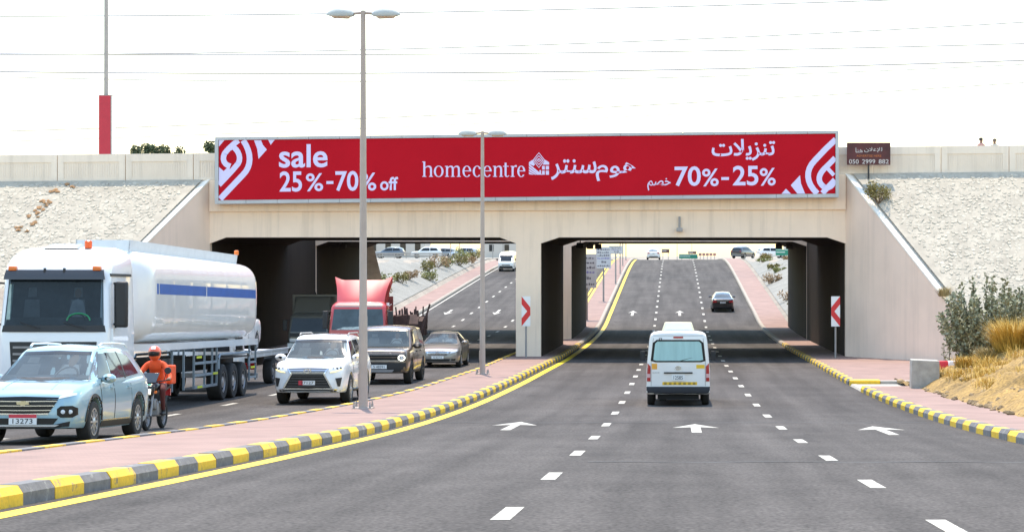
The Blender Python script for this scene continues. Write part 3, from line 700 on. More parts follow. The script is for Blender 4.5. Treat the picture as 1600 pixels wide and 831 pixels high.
chevron_sign((822-X0)*90.8/FPX, 90.8, 1, 'red and white chevron sign before the middle pier pointing right')
chevron_sign((1305.5-X0)*90.2/FPX, 90.2, -1, 'red and white chevron sign before the right wall pointing left')

mb = MB(); mb.hexa([(-.45, -.35, 0), (.42, -.3, 0), (.45, .45, 0), (-.42, .4, 0), (-.44, -.34, .9), (.41, -.29, .86), (.44, .44, .86), (-.41, .39, .9)])
blk = mb.build('concrete_block', mat('rough_concrete_block', (.36, .335, .29), rough=.9, var=.2, scale=4, bump=.3, bscale=20), bevel=.02); blk.location = (7.62, 60.8, prof(60.8)+PAVE-.02)
tag(blk, 'grey concrete block standing on the pavement edge beside the sand mound', 'block')
bag = empty('traffic_barrier', (8.45, 62.6, prof(62.6)+PAVE), (0, 0, R(8)), label='red and white plastic barrier lying behind the concrete block', cat='barrier')
for a, b, m in ((-.9, -.35, M_SW), (-.35, .12, M_SR), (.12, .6, M_SW)):
    mb = MB(); mb.prism([(-.28, .0), (.28, 0), (.22, .2), (.12, .62), (.06, .78), (-.06, .78), (-.12, .62), (-.22, .2)], 'x', a+.003, b-.003); mb.build('section', m, bag, bevel=.03)

# overhead wires, far beyond the bridge
M_WIRE = mat('power_cable', (.42, .42, .43), rough=.6, var=0)
wires = [((-20, 26), (1620, -8), 8, .03), ((-20, 112), (1620, 94), 10, .034), ((-20, 86), (1620, 34), 12, .028), ((-20, 84), (1620, 68), 8, .03), ((-20, 206), (1620, 128), 8, .024), ((-20, 222), (1620, 148), 6, .018), ((-20, 120), (1620, 100), 16, .024)]
for i, ((xa, ya), (xb, yb), sag, r) in enumerate(wires):
    Y = 205+i*1.7; s = FPX/Y; pts = []
    for k in range(41):
        t = -1+3*k/40; px = xa+(xb-xa)*t; py = ya+(yb-ya)*t+sag*(1-(2*t-1)**2)
        pts.append(((px-X0)/s, Y, (Y0-py)/s))
    mb = MB(); mb.tube(pts, r*3.0, n=5); tag(mb.build('power_line', M_WIRE), ['thin overhead power line highest in the sky', 'grey overhead power line third lowest of the upper bundle', 'thin overhead power line climbing steeply to the upper right', 'grey overhead power line above the middle of the sky', 'thin power line just above the billboard top rising right', 'faintest power line lowest in the sky above the parapet', 'thin sagging power line beneath the middle bundle'][i], 'power line', 'overhead power lines')

# red advertising box round a lamp mast behind the left parapet
ml = empty('lamp_mast', ((166-X0)*103/FPX, 103, 3.4), label='thin lamp mast rising out of a red advertising box behind the left parapet', cat='lamp post')
mb = MB(); mb.tube([(0, 0, 0), (0, 0, 6), (0, 0, 14)], [.13, .115, .10], n=10); mb.build('pole', M_GALV, ml, smooth=40)
mb = MB(); mb.tube([(0, 0, 13.9), (.9, 0, 14.2), (1.5, 0, 14.25)], .035); mb.build('arm', M_GALV, ml)
mb = MB(); mb.box(1.3, 2.0, -.15, .15, 14.18, 14.32); mb.build('lamp_head', M_HEAD, ml, bevel=.03)
M_BOXR = mat('red_advert_panel', (.40, .012, .035), rough=.45, var=.06)
mb = MB(); mb.box(-.30, .36, -.30, .36, .2, 4.9); bx = mb.build('advert_box', M_GALV, ml)
mb = MB(); mb.box(-.29, .31, -.33, -.303, .25, 4.86); mb.build('advert_panel', M_BOXR, bx)
mb = MB(); mb.add([(.363, -.29, .25), (.363, .34, .25), (.363, .34, 4.85), (.363, -.29, 4.85)], [(0, 1, 2, 3)]); mb.build('side_panel', M_SW, bx)

# ------------------------------------------------------------------ plants
def leaf_mat(name, col, var=.35): return mat(name, col, rough=.7, var=0, island=var)
M_LEAF_G = leaf_mat('grey_green_leaves', (.25, .25, .155)); M_LEAF_D = leaf_mat('dark_green_leaves', (.05, .075, .03)); M_LEAF_O = leaf_mat('olive_leaves', (.20, .17, .05))
M_STRAW = leaf_mat('dry_yellow_grass', (.50, .32, .06), .3); M_STRAW2 = leaf_mat('dull_dry_grass', (.34, .27, .12), .3); M_STEM = mat('woody_stem', (.14, .10, .065), rough=.9, var=.2)
def rv(rng):
    while True:
        v = Vector((rng.uniform(-1, 1), rng.uniform(-1, 1), rng.uniform(-1, 1)))
        if .01 < v.length < 1: return v
def leaf(mb, p, rng, l, w, up=.3):
    d = (rv(rng).normalized()+Vector((0, 0, up))).normalized(); s = d.cross(rv(rng)).normalized()*w
    n = len(mb.v); q = p+d*l
    mb.v += [tuple(p), tuple(p+d*l*.5+s), tuple(q), tuple(p+d*l*.5-s)]; mb.f.append((n, n+1, n+2, n+3))
def upright_shrub(x, y, label, h=2.2, spread=1.5, ns=34, seed=1, mt=None, lf=.075, group=None, per=70, name='shrub', cat='shrub', z=None):
    rng = random.Random(seed); root = empty(name, (x, y, ground(x, y)-.05 if z is None else z), label=label, cat=cat, group=group)
    st = MB(); fo = MB()
    for i in range(ns):
        a = rng.uniform(0, 6.283); r = spread*math.sqrt(rng.random()); tip = Vector((r*math.cos(a), r*math.sin(a)*.8, h*rng.uniform(.65, 1.05)*(1-.28*(r/spread)**2)))
        b = Vector((tip.x*.25, tip.y*.25, 0)); m = Vector((tip.x*.8, tip.y*.8, tip.z*.5)); pts = [b, m, tip]
        st.tube(pts, [.018, .012, .004], n=4)
        for k in range(per):
            t = .18+.82*k/per; p = b.lerp(m, t*2) if t < .5 else m.lerp(tip, t*2-1)
            leaf(fo, p+rv(rng)*.085, rng, lf*rng.uniform(.7, 1.4), lf*.36, .55)
    st.build('stem', M_STEM, root); fo.build('foliage', mt or M_LEAF_G, root, recalc=False); return root
def tuft(x, y, label, h=.7, spread=.6, n=500, seed=1, mt=None, group=None, z=None, w=.012, name='dry_grass_tuft', cat='grass'):
    rng = random.Random(seed); root = empty(name, (x, y, (ground(x, y) if z is None else z)-.03), label=label, cat=cat, group=group); mb = MB()
    for i in range(n):
        a = rng.uniform(0, 6.283); r = spread*.45*math.sqrt(rng.random()); b = Vector((r*math.cos(a), r*math.sin(a), 0))
        l = h*rng.uniform(.5, 1.1); a2 = a+rng.uniform(-.7, .7); out = spread*rng.uniform(.15, .75)
        m = b+Vector((out*.45*math.cos(a2), out*.45*math.sin(a2), l*.62)); t = b+Vector((out*math.cos(a2), out*math.sin(a2), l*rng.uniform(.75, 1)))
        s = Vector((-math.sin(a2), math.cos(a2), 0))*w; k = len(mb.v)
        mb.v += [tuple(b-s), tuple(b+s), tuple(m-s*.7), tuple(m+s*.7), tuple(t)]; mb.f += [(k, k+1, k+3, k+2), (k+2, k+3, k+4)]
    mb.build('blades', mt or M_STRAW, root, recalc=False); return root
def leafy_bush(x, y, label, rx=1., rz=.8, n=900, seed=1, mt=None, lf=.12, group=None, z=None, name='bush', cat='bush'):
    rng = random.Random(seed); root = empty(name, (x, y, (ground(x, y) if z is None else z)-.05), label=label, cat=cat, group=group)
    st = MB(); fo = MB(); cl = [(Vector((rng.uniform(-1, 1)*rx*.7, rng.uniform(-1, 1)*rx*.6, rz*rng.uniform(.35, .95))), rng.uniform(.25, .5)*min(rx, rz)) for _ in range(11)]
    for c, r in cl: st.tube([(0, 0, 0), c*.6, c], [.03, .02, .006], n=4)
    for i in range(n):
        c, r = rng.choice(cl); leaf(fo, c+rv(rng)*r*1.15, rng, lf*rng.uniform(.6, 1.3), lf*.3, .2)
    st.build('stem', M_STEM, root); fo.build('foliage', mt or M_LEAF_D, root, recalc=False); return root
def zm(x, y): return ground(x, y)+.12
upright_shrub(10.5, 67.2, 'tall grey-green leafy shrub at the foot of the right wing wall', h=3.15, spread=1.7, ns=70, seed=4, per=120, lf=.13)
upright_shrub(12.6, 68.3, 'grey-green leafy shrub at the right edge behind the dry grass', h=3.0, spread=1.5, ns=54, seed=9, per=110, lf=.13)
upright_shrub(9.55, 69.0, 'thin sprig of shrub against the wing wall left of the tall shrub', h=2.0, spread=.5, ns=7, seed=5, per=60)
for i, (x, y, h, sp, n, lab, m) in enumerate([(10.45, 61.4, 1.15, 1.15, 1700, 'bright yellow dry grass tuft crowning the sand mound', M_STRAW), (11.35, 60.5, 1.0, 1.0, 1300, 'yellow dry grass tuft at the right edge of the picture', M_STRAW),
        (9.75, 61.4, .55, .7, 600, 'dull olive grass tuft in front of the shrub', M_STRAW2), (9.0, 62.2, .5, .45, 350, 'small yellow grass tuft left of the mound top', M_STRAW), (10.9, 63.2, 1.2, 1.1, 1300, 'yellow dry grass behind the mound top under the shrub', M_STRAW),
        (11.6, 63.4, .8, .8, 500, 'dull dry grass tuft beside the right hand shrub', M_STRAW2), (8.15, 61.2, .28, .25, 90, 'tiny grass sprig beside the concrete block', M_STRAW2)]):
    tuft(x, y, lab, h, sp, n, 20+i, m, 'dry grass on the sand mound', z=zm(x, y))
rng = random.Random(55); mb = MB()
for q in range(130):
    cx, cy = 8.2+abs(rng.gauss(0, 2.0)), rng.uniform(50, 68); cz = zm(cx, cy)-.1; hh = rng.uniform(.18, .6)
    for i in range(70):
        a = rng.uniform(0, 6.283); o = hh*rng.uniform(.2, .9); b = Vector((cx+rng.gauss(0, .12), cy+rng.gauss(0, .12), cz)); t = b+Vector((o*math.cos(a), o*math.sin(a), hh*rng.uniform(.4, 1))); m_ = b.lerp(t, .55)+Vector((0, 0, hh*.15)); s = Vector((-math.sin(a), math.cos(a), 0))*.009; k = len(mb.v)
        mb.v += [tuple(b-s), tuple(b+s), tuple(m_-s*.7), tuple(m_+s*.7), tuple(t)]; mb.f += [(k, k+1, k+3, k+2), (k+2, k+3, k+4)]
tag(mb.build('dry_grass', M_STRAW, recalc=False), 'sparse dry yellow grass spread over the sand mound', kind='stuff')
def on_slope(px, py, sxx=1):
    # where the sight line through a pixel of the photograph meets the stone slope
    y = 80.
    for _ in range(30):
        x = (px-X0)*y/FPX; z = (Y0-py)*y/FPX; y = YB-.15-((parap_top(x)-1.26)-z)/EK
    return x, y, emb_z(y, x)
x, y, z = on_slope(1373, 318); leafy_bush(x, y, 'small olive bush on the right stone slope below the board', .62, .95, 900, 31, M_LEAF_O, .11, z=z)
x, y, z = on_slope(1475, 462); tuft(x, y, 'dry tuft beside the white coping of the right wing wall', .5, .5, 220, 32, M_STRAW2, z=z)
# planting strips beyond the underpass
far = []
rng = random.Random(77)
for i in range(14):
    y = 148+i*6.2+rng.uniform(-1.5, 1.5); x = XL-1.1-rng.uniform(0, 1.6)
    far.append((x, y, rng.uniform(.8, 1.5), rng.uniform(.55, 1.05), ['yellow-green', 'olive', 'dry brown'][i % 3], 'left'))
for i in range(11):
    y = 152+i*8+rng.uniform(-2, 2); x = 8.7+rng.uniform(.2, 1.8)+(3 if i % 4 == 3 else 0)
    far.append((x, y, rng.uniform(.6, 1.3), rng.uniform(.35, .7), ['olive', 'dry brown', 'yellow-green'][i % 3], 'right'))
fm = {'yellow-green': leaf_mat('yellow_green_leaves', (.22, .22, .07)), 'olive': M_LEAF_O, 'dry brown': leaf_mat('dry_brown_leaves', (.30, .20, .10))}
ordn = ['nearest', 'second', 'third', 'fourth', 'fifth', 'sixth', 'seventh', 'eighth', 'ninth', 'tenth', 'eleventh', 'twelfth', 'thirteenth', 'farthest']
cn = {'left': 0, 'right': 0}
for i, (x, y, rx, rz, c, sd_) in enumerate(far):
    leafy_bush(x, y, '%s low bush, %s up the %s planting strip beyond the bridge' % (c, ordn[cn[sd_]] if not (sd_ == 'right' and cn[sd_] == 10) else 'last', sd_), rx, rz, 420, 100+i, fm[c], .2, 'low bushes on the far %s slope' % sd_); cn[sd_] += 1
# tree tops behind the left parapet
def round_tree(x, y, z, h, r, label, seed, mt=None, group='trees behind the left parapet'):
    rng = random.Random(seed); root = empty('tree', (x, y, z), label=label, cat='tree', group=group)
    st = MB(); fo = MB(); st.tube([(0, 0, 0), (.05, 0, h*.4), (0, .05, h*.75)], [.14, .1, .05], n=6); cl = []
    for i in range(9):
        a = rng.uniform(0, 6.28); c = Vector((r*.65*math.cos(a), r*.65*math.sin(a), h*rng.uniform(.8, .985))); cl.append(c); st.tube([(0, 0, h*.42), c*.5+Vector((0, 0, h*.28)), c], [.06, .04, .012], n=4)
    for i in range(1500): leaf(fo, rng.choice(cl)+rv(rng)*r*.45, rng, .22*rng.uniform(.6, 1.3), .07, .2)
    st.build('trunk', M_STEM, root); fo.build('crown', mt or M_LEAF_D, root, recalc=False)
for px, Y, top, r, l, sdd in ((222, 160, 227, .95, 'leftmost dark tree top behind the left parapet', 1), (243, 162, 232, .9, 'second dark tree top behind the left parapet', 2), (268, 161, 230, 1.0, 'third dark tree top behind the left parapet', 3), (322, 158, 222, .9, 'dark tree top close to the left end of the billboard', 4)):
    s = FPX/Y; zt = (Y0-top)/s; gz = ground((px-X0)/s, Y); round_tree((px-X0)/s, Y, gz, zt-gz, r, l, sdd)
# ------------------------------------------------------------------ vehicles: shared pieces
def paint(name, col, rough=.25, metal=0., coat=.8): return mat(name, col, rough=rough, metal=metal, var=.04, scale=1.5, coat=coat)
M_TYRE = mat('tyre_rubber', (.022, .021, .02), rough=.85, var=.15, scale=8)
M_RIM = mat('alloy_rim', (.42, .42, .43), rough=.35, metal=.6, var=.05)
M_RIMD = mat('steel_rim_grey', (.26, .25, .25), rough=.5, metal=.4, var=.1)
M_BLK = mat('black_plastic', (.018, .018, .019), rough=.55, var=.08)
M_BLKG = mat('gloss_black', (.010, .010, .011), rough=.3, var=0, spec=.3)
M_CHROME = mat('chrome_trim', (.62, .62, .63), rough=.18, metal=.9, var=0)
M_GLASS = mat('tinted_glass', (.022, .027, .031), rough=.06, var=.25, scale=1.2, spec=.35)
M_GLASS2 = mat('grey_blue_windscreen', (.055, .075, .085), rough=.08, var=.4, scale=1.6, spec=.4)
M_GLASS3 = mat('pale_green_glass', (.36, .55, .53), rough=.12, var=.10, scale=2.5, spec=.4, stretch=(3, 1, .3))  # pale green base colour with upright streaks
def see_through(m, fac, tint):
    nt = m.node_tree; p = nt.nodes['Principled BSDF']; out = [n for n in nt.nodes if n.type == 'OUTPUT_MATERIAL'][0]
    tr = nt.nodes.new('ShaderNodeBsdfTransparent'); tr.inputs[0].default_value = (*tint, 1); mx = nt.nodes.new('ShaderNodeMixShader'); mx.inputs[0].default_value = fac
    nt.links.new(p.outputs[0], mx.inputs[1]); nt.links.new(tr.outputs[0], mx.inputs[2]); nt.links.new(mx.outputs[0], out.inputs[0]); return m
M_GLASSW = see_through(mat('windscreen_glass', (.085, .115, .135), rough=.05, var=.2, scale=1.6, spec=.6), .5, (.72, .80, .80))
M_CABIN = mat('dark_cabin', (.03, .032, .035), rough=.8, var=.5, scale=5); M_SEAT = mat('grey_seat', (.14, .14, .145), rough=.8, var=.2, scale=6); M_DASH = mat('dashboard', (.06, .062, .066), rough=.6, var=.3, scale=4); M_SHIRT = mat('driver_shirt', (.34, .35, .37), rough=.8, var=.2, scale=7)
def cockpit(sh, z0, z1, w0, w1, drv=-1, **kw):
    # what is seen behind the windscreen: dark cabin, dashboard, seats, driver, steering wheel
    H = z1-z0
    c = sh.patch('cabin_interior', 'F', [(-w0, z0), (0, z0-.012), (w0, z0)], [(-w1, z1), (0, z1+.018), (w1, z1)], M_CABIN, off=.002, n=18, m=10)
    sh.patch('dashboard', 'F', [(-w0+.02, z0+.01), (w0-.02, z0+.01)], [(-w0*.95, z0+.17*H), (w0*.95, z0+.17*H)], M_DASH, off=.005, n=16, m=2, parent=c)
    for q in (-1, 1):
        x = q*w0*.46; sh.patch('seat', 'F', [(x-.19, z0+.18*H), (x+.19, z0+.18*H)], [(x-.16, z0+.55*H), (x+.16, z0+.55*H)], M_SEAT, off=.005, n=6, m=4, parent=c); sh.patch('head_rest', 'F', [(x-.10, z0+.6*H), (x+.10, z0+.6*H)], [(x-.09, z0+.80*H), (x+.09, z0+.80*H)], M_SEAT, off=.005, n=4, m=3, parent=c)
    x = drv*w0*.46
    sh.patch('driver_torso', 'F', [(x-.21, z0+.19*H), (x, z0+.19*H), (x+.21, z0+.19*H)], [(x-.12, z0+.52*H), (x, z0+.56*H), (x+.12, z0+.52*H)], M_SHIRT, off=.008, n=8, m=3, parent=c)
    a = [math.pi*i/8 for i in range(9)]; sh.patch('driver_head', 'F', [(x-.075*math.cos(t), z0+.68*H-.11*math.sin(t)) for t in a], [(x-.075*math.cos(t), z0+.68*H+.11*math.sin(t)) for t in a], mat('skin_tone', (.16, .09, .06), rough=.6, var=.1), off=.009, m=4, parent=c)
    sh.patch('steering_wheel', 'F', [(x-.17*math.cos(t), z0+.10*H+.15*math.sin(t)) for t in a], [(x-.20*math.cos(t), z0+.10*H+.18*math.sin(t)) for t in a], M_BLK, off=.010, m=1, parent=c)
    sh.patch('mirror_inside', 'F', [(-.11, z0+.80*H), (.11, z0+.80*H)], [(-.11, z0+.90*H), (.11, z0+.90*H)], M_BLK, off=.010, n=4, m=1, parent=c)
M_LAMP = mat('clear_headlamp', (.62, .64, .66), rough=.1, var=.1, scale=9, coat=.6)
M_DRL = mat('daytime_light', (.95, .93, .80), rough=.3, var=0, emit=.9)
M_TAIL = mat('red_tail_lamp', (.36, .012, .016), rough=.2, var=.1, scale=9, coat=.6)
M_AMBER = mat('amber_lamp', (.72, .16, .02), rough=.25, var=0)
M_PLATE = mat('number_plate_white', (.72, .72, .70), rough=.45, var=.04); M_PRED = mat('plate_red', (.55, .03, .05), rough=.45, var=0); M_INK = mat('plate_ink', (.02, .02, .025), rough=.6, var=0)
M_WHITE = paint('white_car_paint', (.74, .75, .75)); M_UNDER = mat('dark_underbody', (.012, .012, .012), rough=.9, var=0)

def place(root, x, y, back=False, yaw=0.):
    # back: the rear faces the camera (same direction as the photographer)
    root.location = (x, y, prof(y)); t = math.atan(slope(y))
    root.rotation_euler = (t if back else -t, 0, (0 if back else math.pi)+R(yaw))
def wheel(parent, x, y, r, w, rim=M_RIM, spokes=10, rimr=.66, name='wheel'):
    # x: centre of the tyre; outward side by the sign of x
    s = 1 if x > 0 else -1; c = (x, y, r)
    mb = MB(); mb.lathe([(-w*.35, .25*r), (-w*.35, rimr*r*.98), (w*.18*1, rimr*r*.98), (w*.18, .25*r)], 'x', 20, c); hub = mb.build(name, M_UNDER, parent, smooth=40)
    mb = MB(); pr = [(-w/2, rimr*r), (-w/2, .90*r), (-w*.42, .97*r), (-w*.25, r), (w*.25, r), (w*.42, .97*r), (w/2, .90*r), (w/2, rimr*r)]
    mb.lathe(pr, 'x', 28, c, closed=True); mb.build('tyre', M_TYRE, hub, smooth=35)
    mb = MB(); o = s*w*.42
    ring = [(o-s*.03, rimr*r*1.0), (o+s*.012, rimr*r*1.0), (o+s*.012, rimr*r*.88), (o-s*.03, rimr*r*.86)]
    mb.lathe(ring, 'x', 28, c, closed=True)
    if spokes:
        for k in range(spokes):
            a = 6.283*k/spokes; ca, sa = math.cos(a), math.sin(a); P = []
            for rr, hw in ((.16*r, .055*r), (rimr*r*.92, .045*r*(10/spokes)**.5)):
                for q in (-1, 1): P.append((rr*ca-q*hw*sa, rr*sa+q*hw*ca))
            mb.hexa([(c[0]+o-s*.03, c[1]+P[i][0], c[2]+P[i][1]) for i in (0, 1, 3, 2)]+[(c[0]+o+s*.008, c[1]+P[i][0], c[2]+P[i][1]) for i in (0, 1, 3, 2)])
    mb.lathe([(o-s*.04, .2*r), (o+s*.01, .2*r), (o+s*.03, .1*r)], 'x', 14, c)
    if not spokes: mb.lathe([(o-s*.06, rimr*r*.9), (o-s*.055, rimr*r*.5), (o-s*.0, .3*r)], 'x', 24, c)
    mb.build('rim', rim, hub, smooth=35); return hub

class Shell:
    # body surface that trim, glass and lamps are laid onto
    def __init__(s, root): s.root = root; s.bvh = None
    def setup(s, objs):
        V = []; Fs = []
        for o in objs:
            n = len(V); V += [v.co.copy() for v in o.data.vertices]; Fs += [tuple(i+n for i in p.vertices) for p in o.data.polygons]
        s.bvh = BVHTree.FromPolygons(V, Fs)
    def hit(s, ax, a, b):
        if ax == 'F': o, d = Vector((a, 20, b)), Vector((0, -1, 0))
        elif ax == 'B': o, d = Vector((a, -20, b)), Vector((0, 1, 0))
        elif ax == 'R': o, d = Vector((20, a, b)), Vector((-1, 0, 0))
        elif ax == 'L': o, d = Vector((-20, a, b)), Vector((1, 0, 0))
        else: o, d = Vector((a, b, 20)), Vector((0, 0, -1))
        h = s.bvh.ray_cast(o, d)
        return (h[0], d) if h[0] is not None else (None, d)
    def patch(s, name, ax, lo, hi, mt, off=.006, m=4, n=None, parent=None, thick=.02, smooth=40):
        # lo, hi: polylines (same number of points) that bound the patch in the view plane of the axis
        n = n or max(4, 2*(len(lo)-1))
        def res(pl):
            d = [0]
            for i in range(len(pl)-1): d.append(d[-1]+math.dist(pl[i], pl[i+1]))
            return [(float(np.interp(d[-1]*i/n, d, [p[0] for p in pl])), float(np.interp(d[-1]*i/n, d, [p[1] for p in pl]))) for i in range(n+1)] if len(pl) == 2 else None
        def fine(pl):
            k = max(1, math.ceil(max(n, 8)/(len(pl)-1))); o = []
            for i in range(len(pl)-1): o += [(pl[i][0]+(pl[i+1][0]-pl[i][0])*j/k, pl[i][1]+(pl[i+1][1]-pl[i][1])*j/k) for j in range(k)]
            return o+[pl[-1]]
        A, B = (res(lo), res(hi)) if len(lo) == 2 else (fine(lo), fine(hi))
        G = []; depth = []
        for j in range(m+1):
            row = []
            for p, q in zip(A, B):
                a = p[0]+(q[0]-p[0])*j/m; b = p[1]+(q[1]-p[1])*j/m; h, d = s.hit(ax, a, b); row.append([a, b, h]); 
            G.append(row)
        k = {'F': 1, 'B': 1, 'R': 0, 'L': 0, 'T': 2}[ax]
        known = [c[2][k] for r in G for c in r if c[2] is not None]
        if not known: return None
        dflt = sorted(known)[len(known)//2]
        rows = []; back = []
        for r in G:
            ro = []; rb = []
            for a, b, h in r:
                if h is None:
                    cand = [(abs(c[0]-a)+abs(c[1]-b), c[2][k]) for rr in G for c in rr if c[2] is not None]; v = min(cand)[1] if cand else dflt
                else: v = h[k]
                P = {'F': (a, v, b), 'B': (a, v, b), 'R': (v, a, b), 'L': (v, a, b), 'T': (a, b, v)}[ax]
                d = {'F': (0, 1, 0), 'B': (0, -1, 0), 'R': (1, 0, 0), 'L': (-1, 0, 0), 'T': (0, 0, 1)}[ax]
                ro.append(tuple(P[i]+d[i]*off for i in range(3))); rb.append(tuple(P[i]-d[i]*thick for i in range(3)))
            rows.append(ro); back.append(rb)
        mb = MB(); mb.grid(rows); nn = len(rows[0]); mm = len(rows); base = len(mb.v); mb.v += [p for r in back for p in r]
        def idx(i, j): return i*nn+j
        rim = [idx(0, j) for j in range(nn)]+[idx(i, nn-1) for i in range(1, mm)]+[idx(mm-1, j) for j in range(nn-2, -1, -1)]+[idx(i, 0) for i in range(mm-2, 0, -1)]
        for i in range(len(rim)):
            a, b = rim[i], rim[(i+1) % len(rim)]; mb.f.append((a, b, b+base, a+base))
        return mb.build(name, mt, parent or s.root, smooth=smooth)
    def both(s, name, lo, hi, mt, ax='F', **k):
        out = []
        for q in (-1, 1): out.append(s.patch(name, ax, [(q*x, z) for x, z in lo], [(q*x, z) for x, z in hi], mt, **k))
        return out
    def sides(s, name, lo, hi, mt, **k): return [s.patch(name, ax, lo, hi, mt, **k) for ax in ('L', 'R')]
def flip(pl): return [(-x, z) for x, z in reversed(pl)]

def plate(sh, ax, x, z, w, h, txt, top_red=False, left_red=False, off=.03):
    p = sh.patch('number_plate', ax, [(x-w/2, z-h/2), (x+w/2, z-h/2)], [(x-w/2, z+h/2), (x+w/2, z+h/2)], M_PLATE, off=off)
    yv = max(v.co.y for v in p.data.vertices) if ax == 'F' else min(v.co.y for v in p.data.vertices)
    q = 1 if ax == 'F' else -1
    mb = MB(); mb.box(x-w/2, x+w/2, min(yv, yv+q*.006), max(yv, yv+q*.006), z-h/2, z+h/2); mb.build('plate_face', M_PLATE, p); yv += q*.006
    if top_red: mb = MB(); mb.box(x-w/2, x+w/2, min(yv, yv+q*.004), max(yv, yv+q*.004), z+h*.16, z+h/2); mb.build('plate_band', M_PRED, p)
    if left_red: mb = MB(); a = x+q*w*.5; b = x+q*w*.24; mb.box(min(a, b), max(a, b), min(yv, yv+q*.004), max(yv, yv+q*.004), z-h/2, z+h/2); mb.build('plate_band', M_PRED, p)
    zz0, zz1 = (z-h*.4, z+h*.08) if top_red else (z-h*.32, z+h*.32)
    if ax == 'F': text_pts(txt, x+w*.36, x-w*.36 if not left_red else x-w*.42, zz0, zz1, yv+.006, 'plate_digits', M_INK, p)
    else: text_pts(txt, x-w*.36, x+w*.36, zz0, zz1, yv-.006, 'plate_digits', M_INK, p)

def car_body(root, st, cab, pm, wheels, arch_r, W, sub=4, wflare=0.):
    """st: (y, half width, z bottom, z top, crown) from rear to front; cab: (y, base half width, z base, top half width, z top)"""
    def sec(hw, zb, zt, cr):
        h = zt-zb
        return [(0, zb), (hw*.80, zb), (hw*.95, zb+.05), (hw*.99, zb+.30*h), (hw, zb+.58*h), (hw*.985, zb+.78*h), (hw*.945, zt-.035), (hw*.86, zt+cr*.2), (hw*.5, zt+cr*.75), (0, zt+cr)]
    rows = []
    for y, hw, zb, zt, cr in crom(st, sub):
        half = crom(sec(hw, zb, zt, cr), 2); ring = [(p[0], y, p[1]) for p in half]+[(-p[0], y, p[1]) for p in reversed(half[1:-1])]; rows.append(ring)
    mb = MB(); n = len(rows[0])
    for r in rows: mb.v += r
    for i in range(len(rows)-1):
        for j in range(n): mb.f.append((i*n+j, i*n+(j+1) % n, (i+1)*n+(j+1) % n, (i+1)*n+j))
    mb.f.append(tuple(range(n-1, -1, -1))); mb.f.append(tuple(range((len(rows)-1)*n, len(rows)*n)))
    body = mb.build('body', pm, root)
    cut = MB()
    for (y, r) in wheels:
        for s in (-1, 1): cut.lathe([(s*(W/2-.36), arch_r), (s*(W/2+.3), arch_r)] if s > 0 else [(-(W/2+.3), arch_r), (-(W/2-.36), arch_r)], 'x', 28, (0, y, r+.015))
    co = cut.build('cutter', M_UNDER); md = body.modifiers.new('arch', 'BOOLEAN'); md.operation = 'DIFFERENCE'; md.solver = 'EXACT'; md.object = co
    me = evaluated(body, 'body'); body.modifiers.clear(); old = body.data; body.data = me; bpy.data.meshes.remove(old); bpy.data.objects.remove(co)
    if len(me.materials) == 0: me.materials.append(pm)
    while len(me.materials) > 1: me.materials.pop()
    me.polygons.foreach_set('material_index', [0]*len(me.polygons))
    smooth_mesh(me, 38)
    rows = []
    for y, wb, zb, wt, zt in cab:
        h = zt-zb
        half = crom([(wb, zb-.12), (wb, zb), (wb-(wb-wt)*.34, zb+.38*h), (wt+.015, zb+.80*h), (wt-.05, zb+.95*h), (wt*.62, zt), (0, zt+.03*min(1, h*2))], 3)
        rows.append([(p[0], y, p[1]) for p in half]+[(-p[0], y, p[1]) for p in reversed(half[:-1])])
    mb = MB(); n = len(rows[0])
    for r in rows: mb.v += r
    for i in range(len(rows)-1):
        for j in range(n-1): mb.f.append((i*n+j, i*n+j+1, (i+1)*n+j+1, (i+1)*n+j))
    mb.f.append(tuple(range(n-1, -1, -1))); mb.f.append(tuple(range((len(rows)-1)*n, len(rows)*n)))
    cabin = mb.build('cabin', pm, root, smooth=32)
    sh = Shell(root); sh.setup([body, cabin]); sh.body = body; sh.cabin = cabin; return sh
def rows_to_cab(spec): return spec
def mirrors(root, x, y, z, pm, big=1.):
    for s in (-1, 1):
        rows = []
        for t, k in ((-.07, .45), (-.05, .85), (0, 1), (.06, .9), (.1, .4)):
            rows.append([(s*(x+.11*big+.13*big*k*math.cos(q)), y+t*big, z+.085*big*k*math.sin(q)) for q in [6.283*i/12 for i in range(13)]])
        mb = MB(); mb.grid(rows); m = mb.build('mirror', pm, root, smooth=50)
        mb = MB(); mb.tube([(s*(x-.08), y+.0, z-.03), (s*(x+.06), y, z-.02)], .03, n=6); mb.build('mirror_arm', M_BLK, m)
def handles(sh, ys, z, mt):
    for ax in ('L', 'R'):
        for y in ys: sh.patch('door_handle', ax, [(y-.1, z-.015), (y+.1, z-.015)], [(y-.1, z+.02), (y+.1, z+.02)], mt, off=.03)
def door_pair(sh, spans, z0, z1, pm, handle_z, hm=None):
    for ax in ('L', 'R'):
        for a, b in spans:
            d = sh.patch('door', ax, [(a, z0), (b, z0)], [(a, z1), (b, z1)], pm, off=.004, n=8, m=6)
            y = min(a, b)+.16; h = sh.patch('handle', ax, [(y-.09, handle_z-.015), (y+.09, handle_z-.015)], [(y-.09, handle_z+.02), (y+.09, handle_z+.02)], hm or pm, off=.032, parent=d)
            for e in (a, b): sh.patch('seam', ax, [(e-.008, z0), (e+.008, z0)], [(e-.008, z1), (e+.008, z1)], M_UNDER, off=.005, n=1, m=6, parent=d)

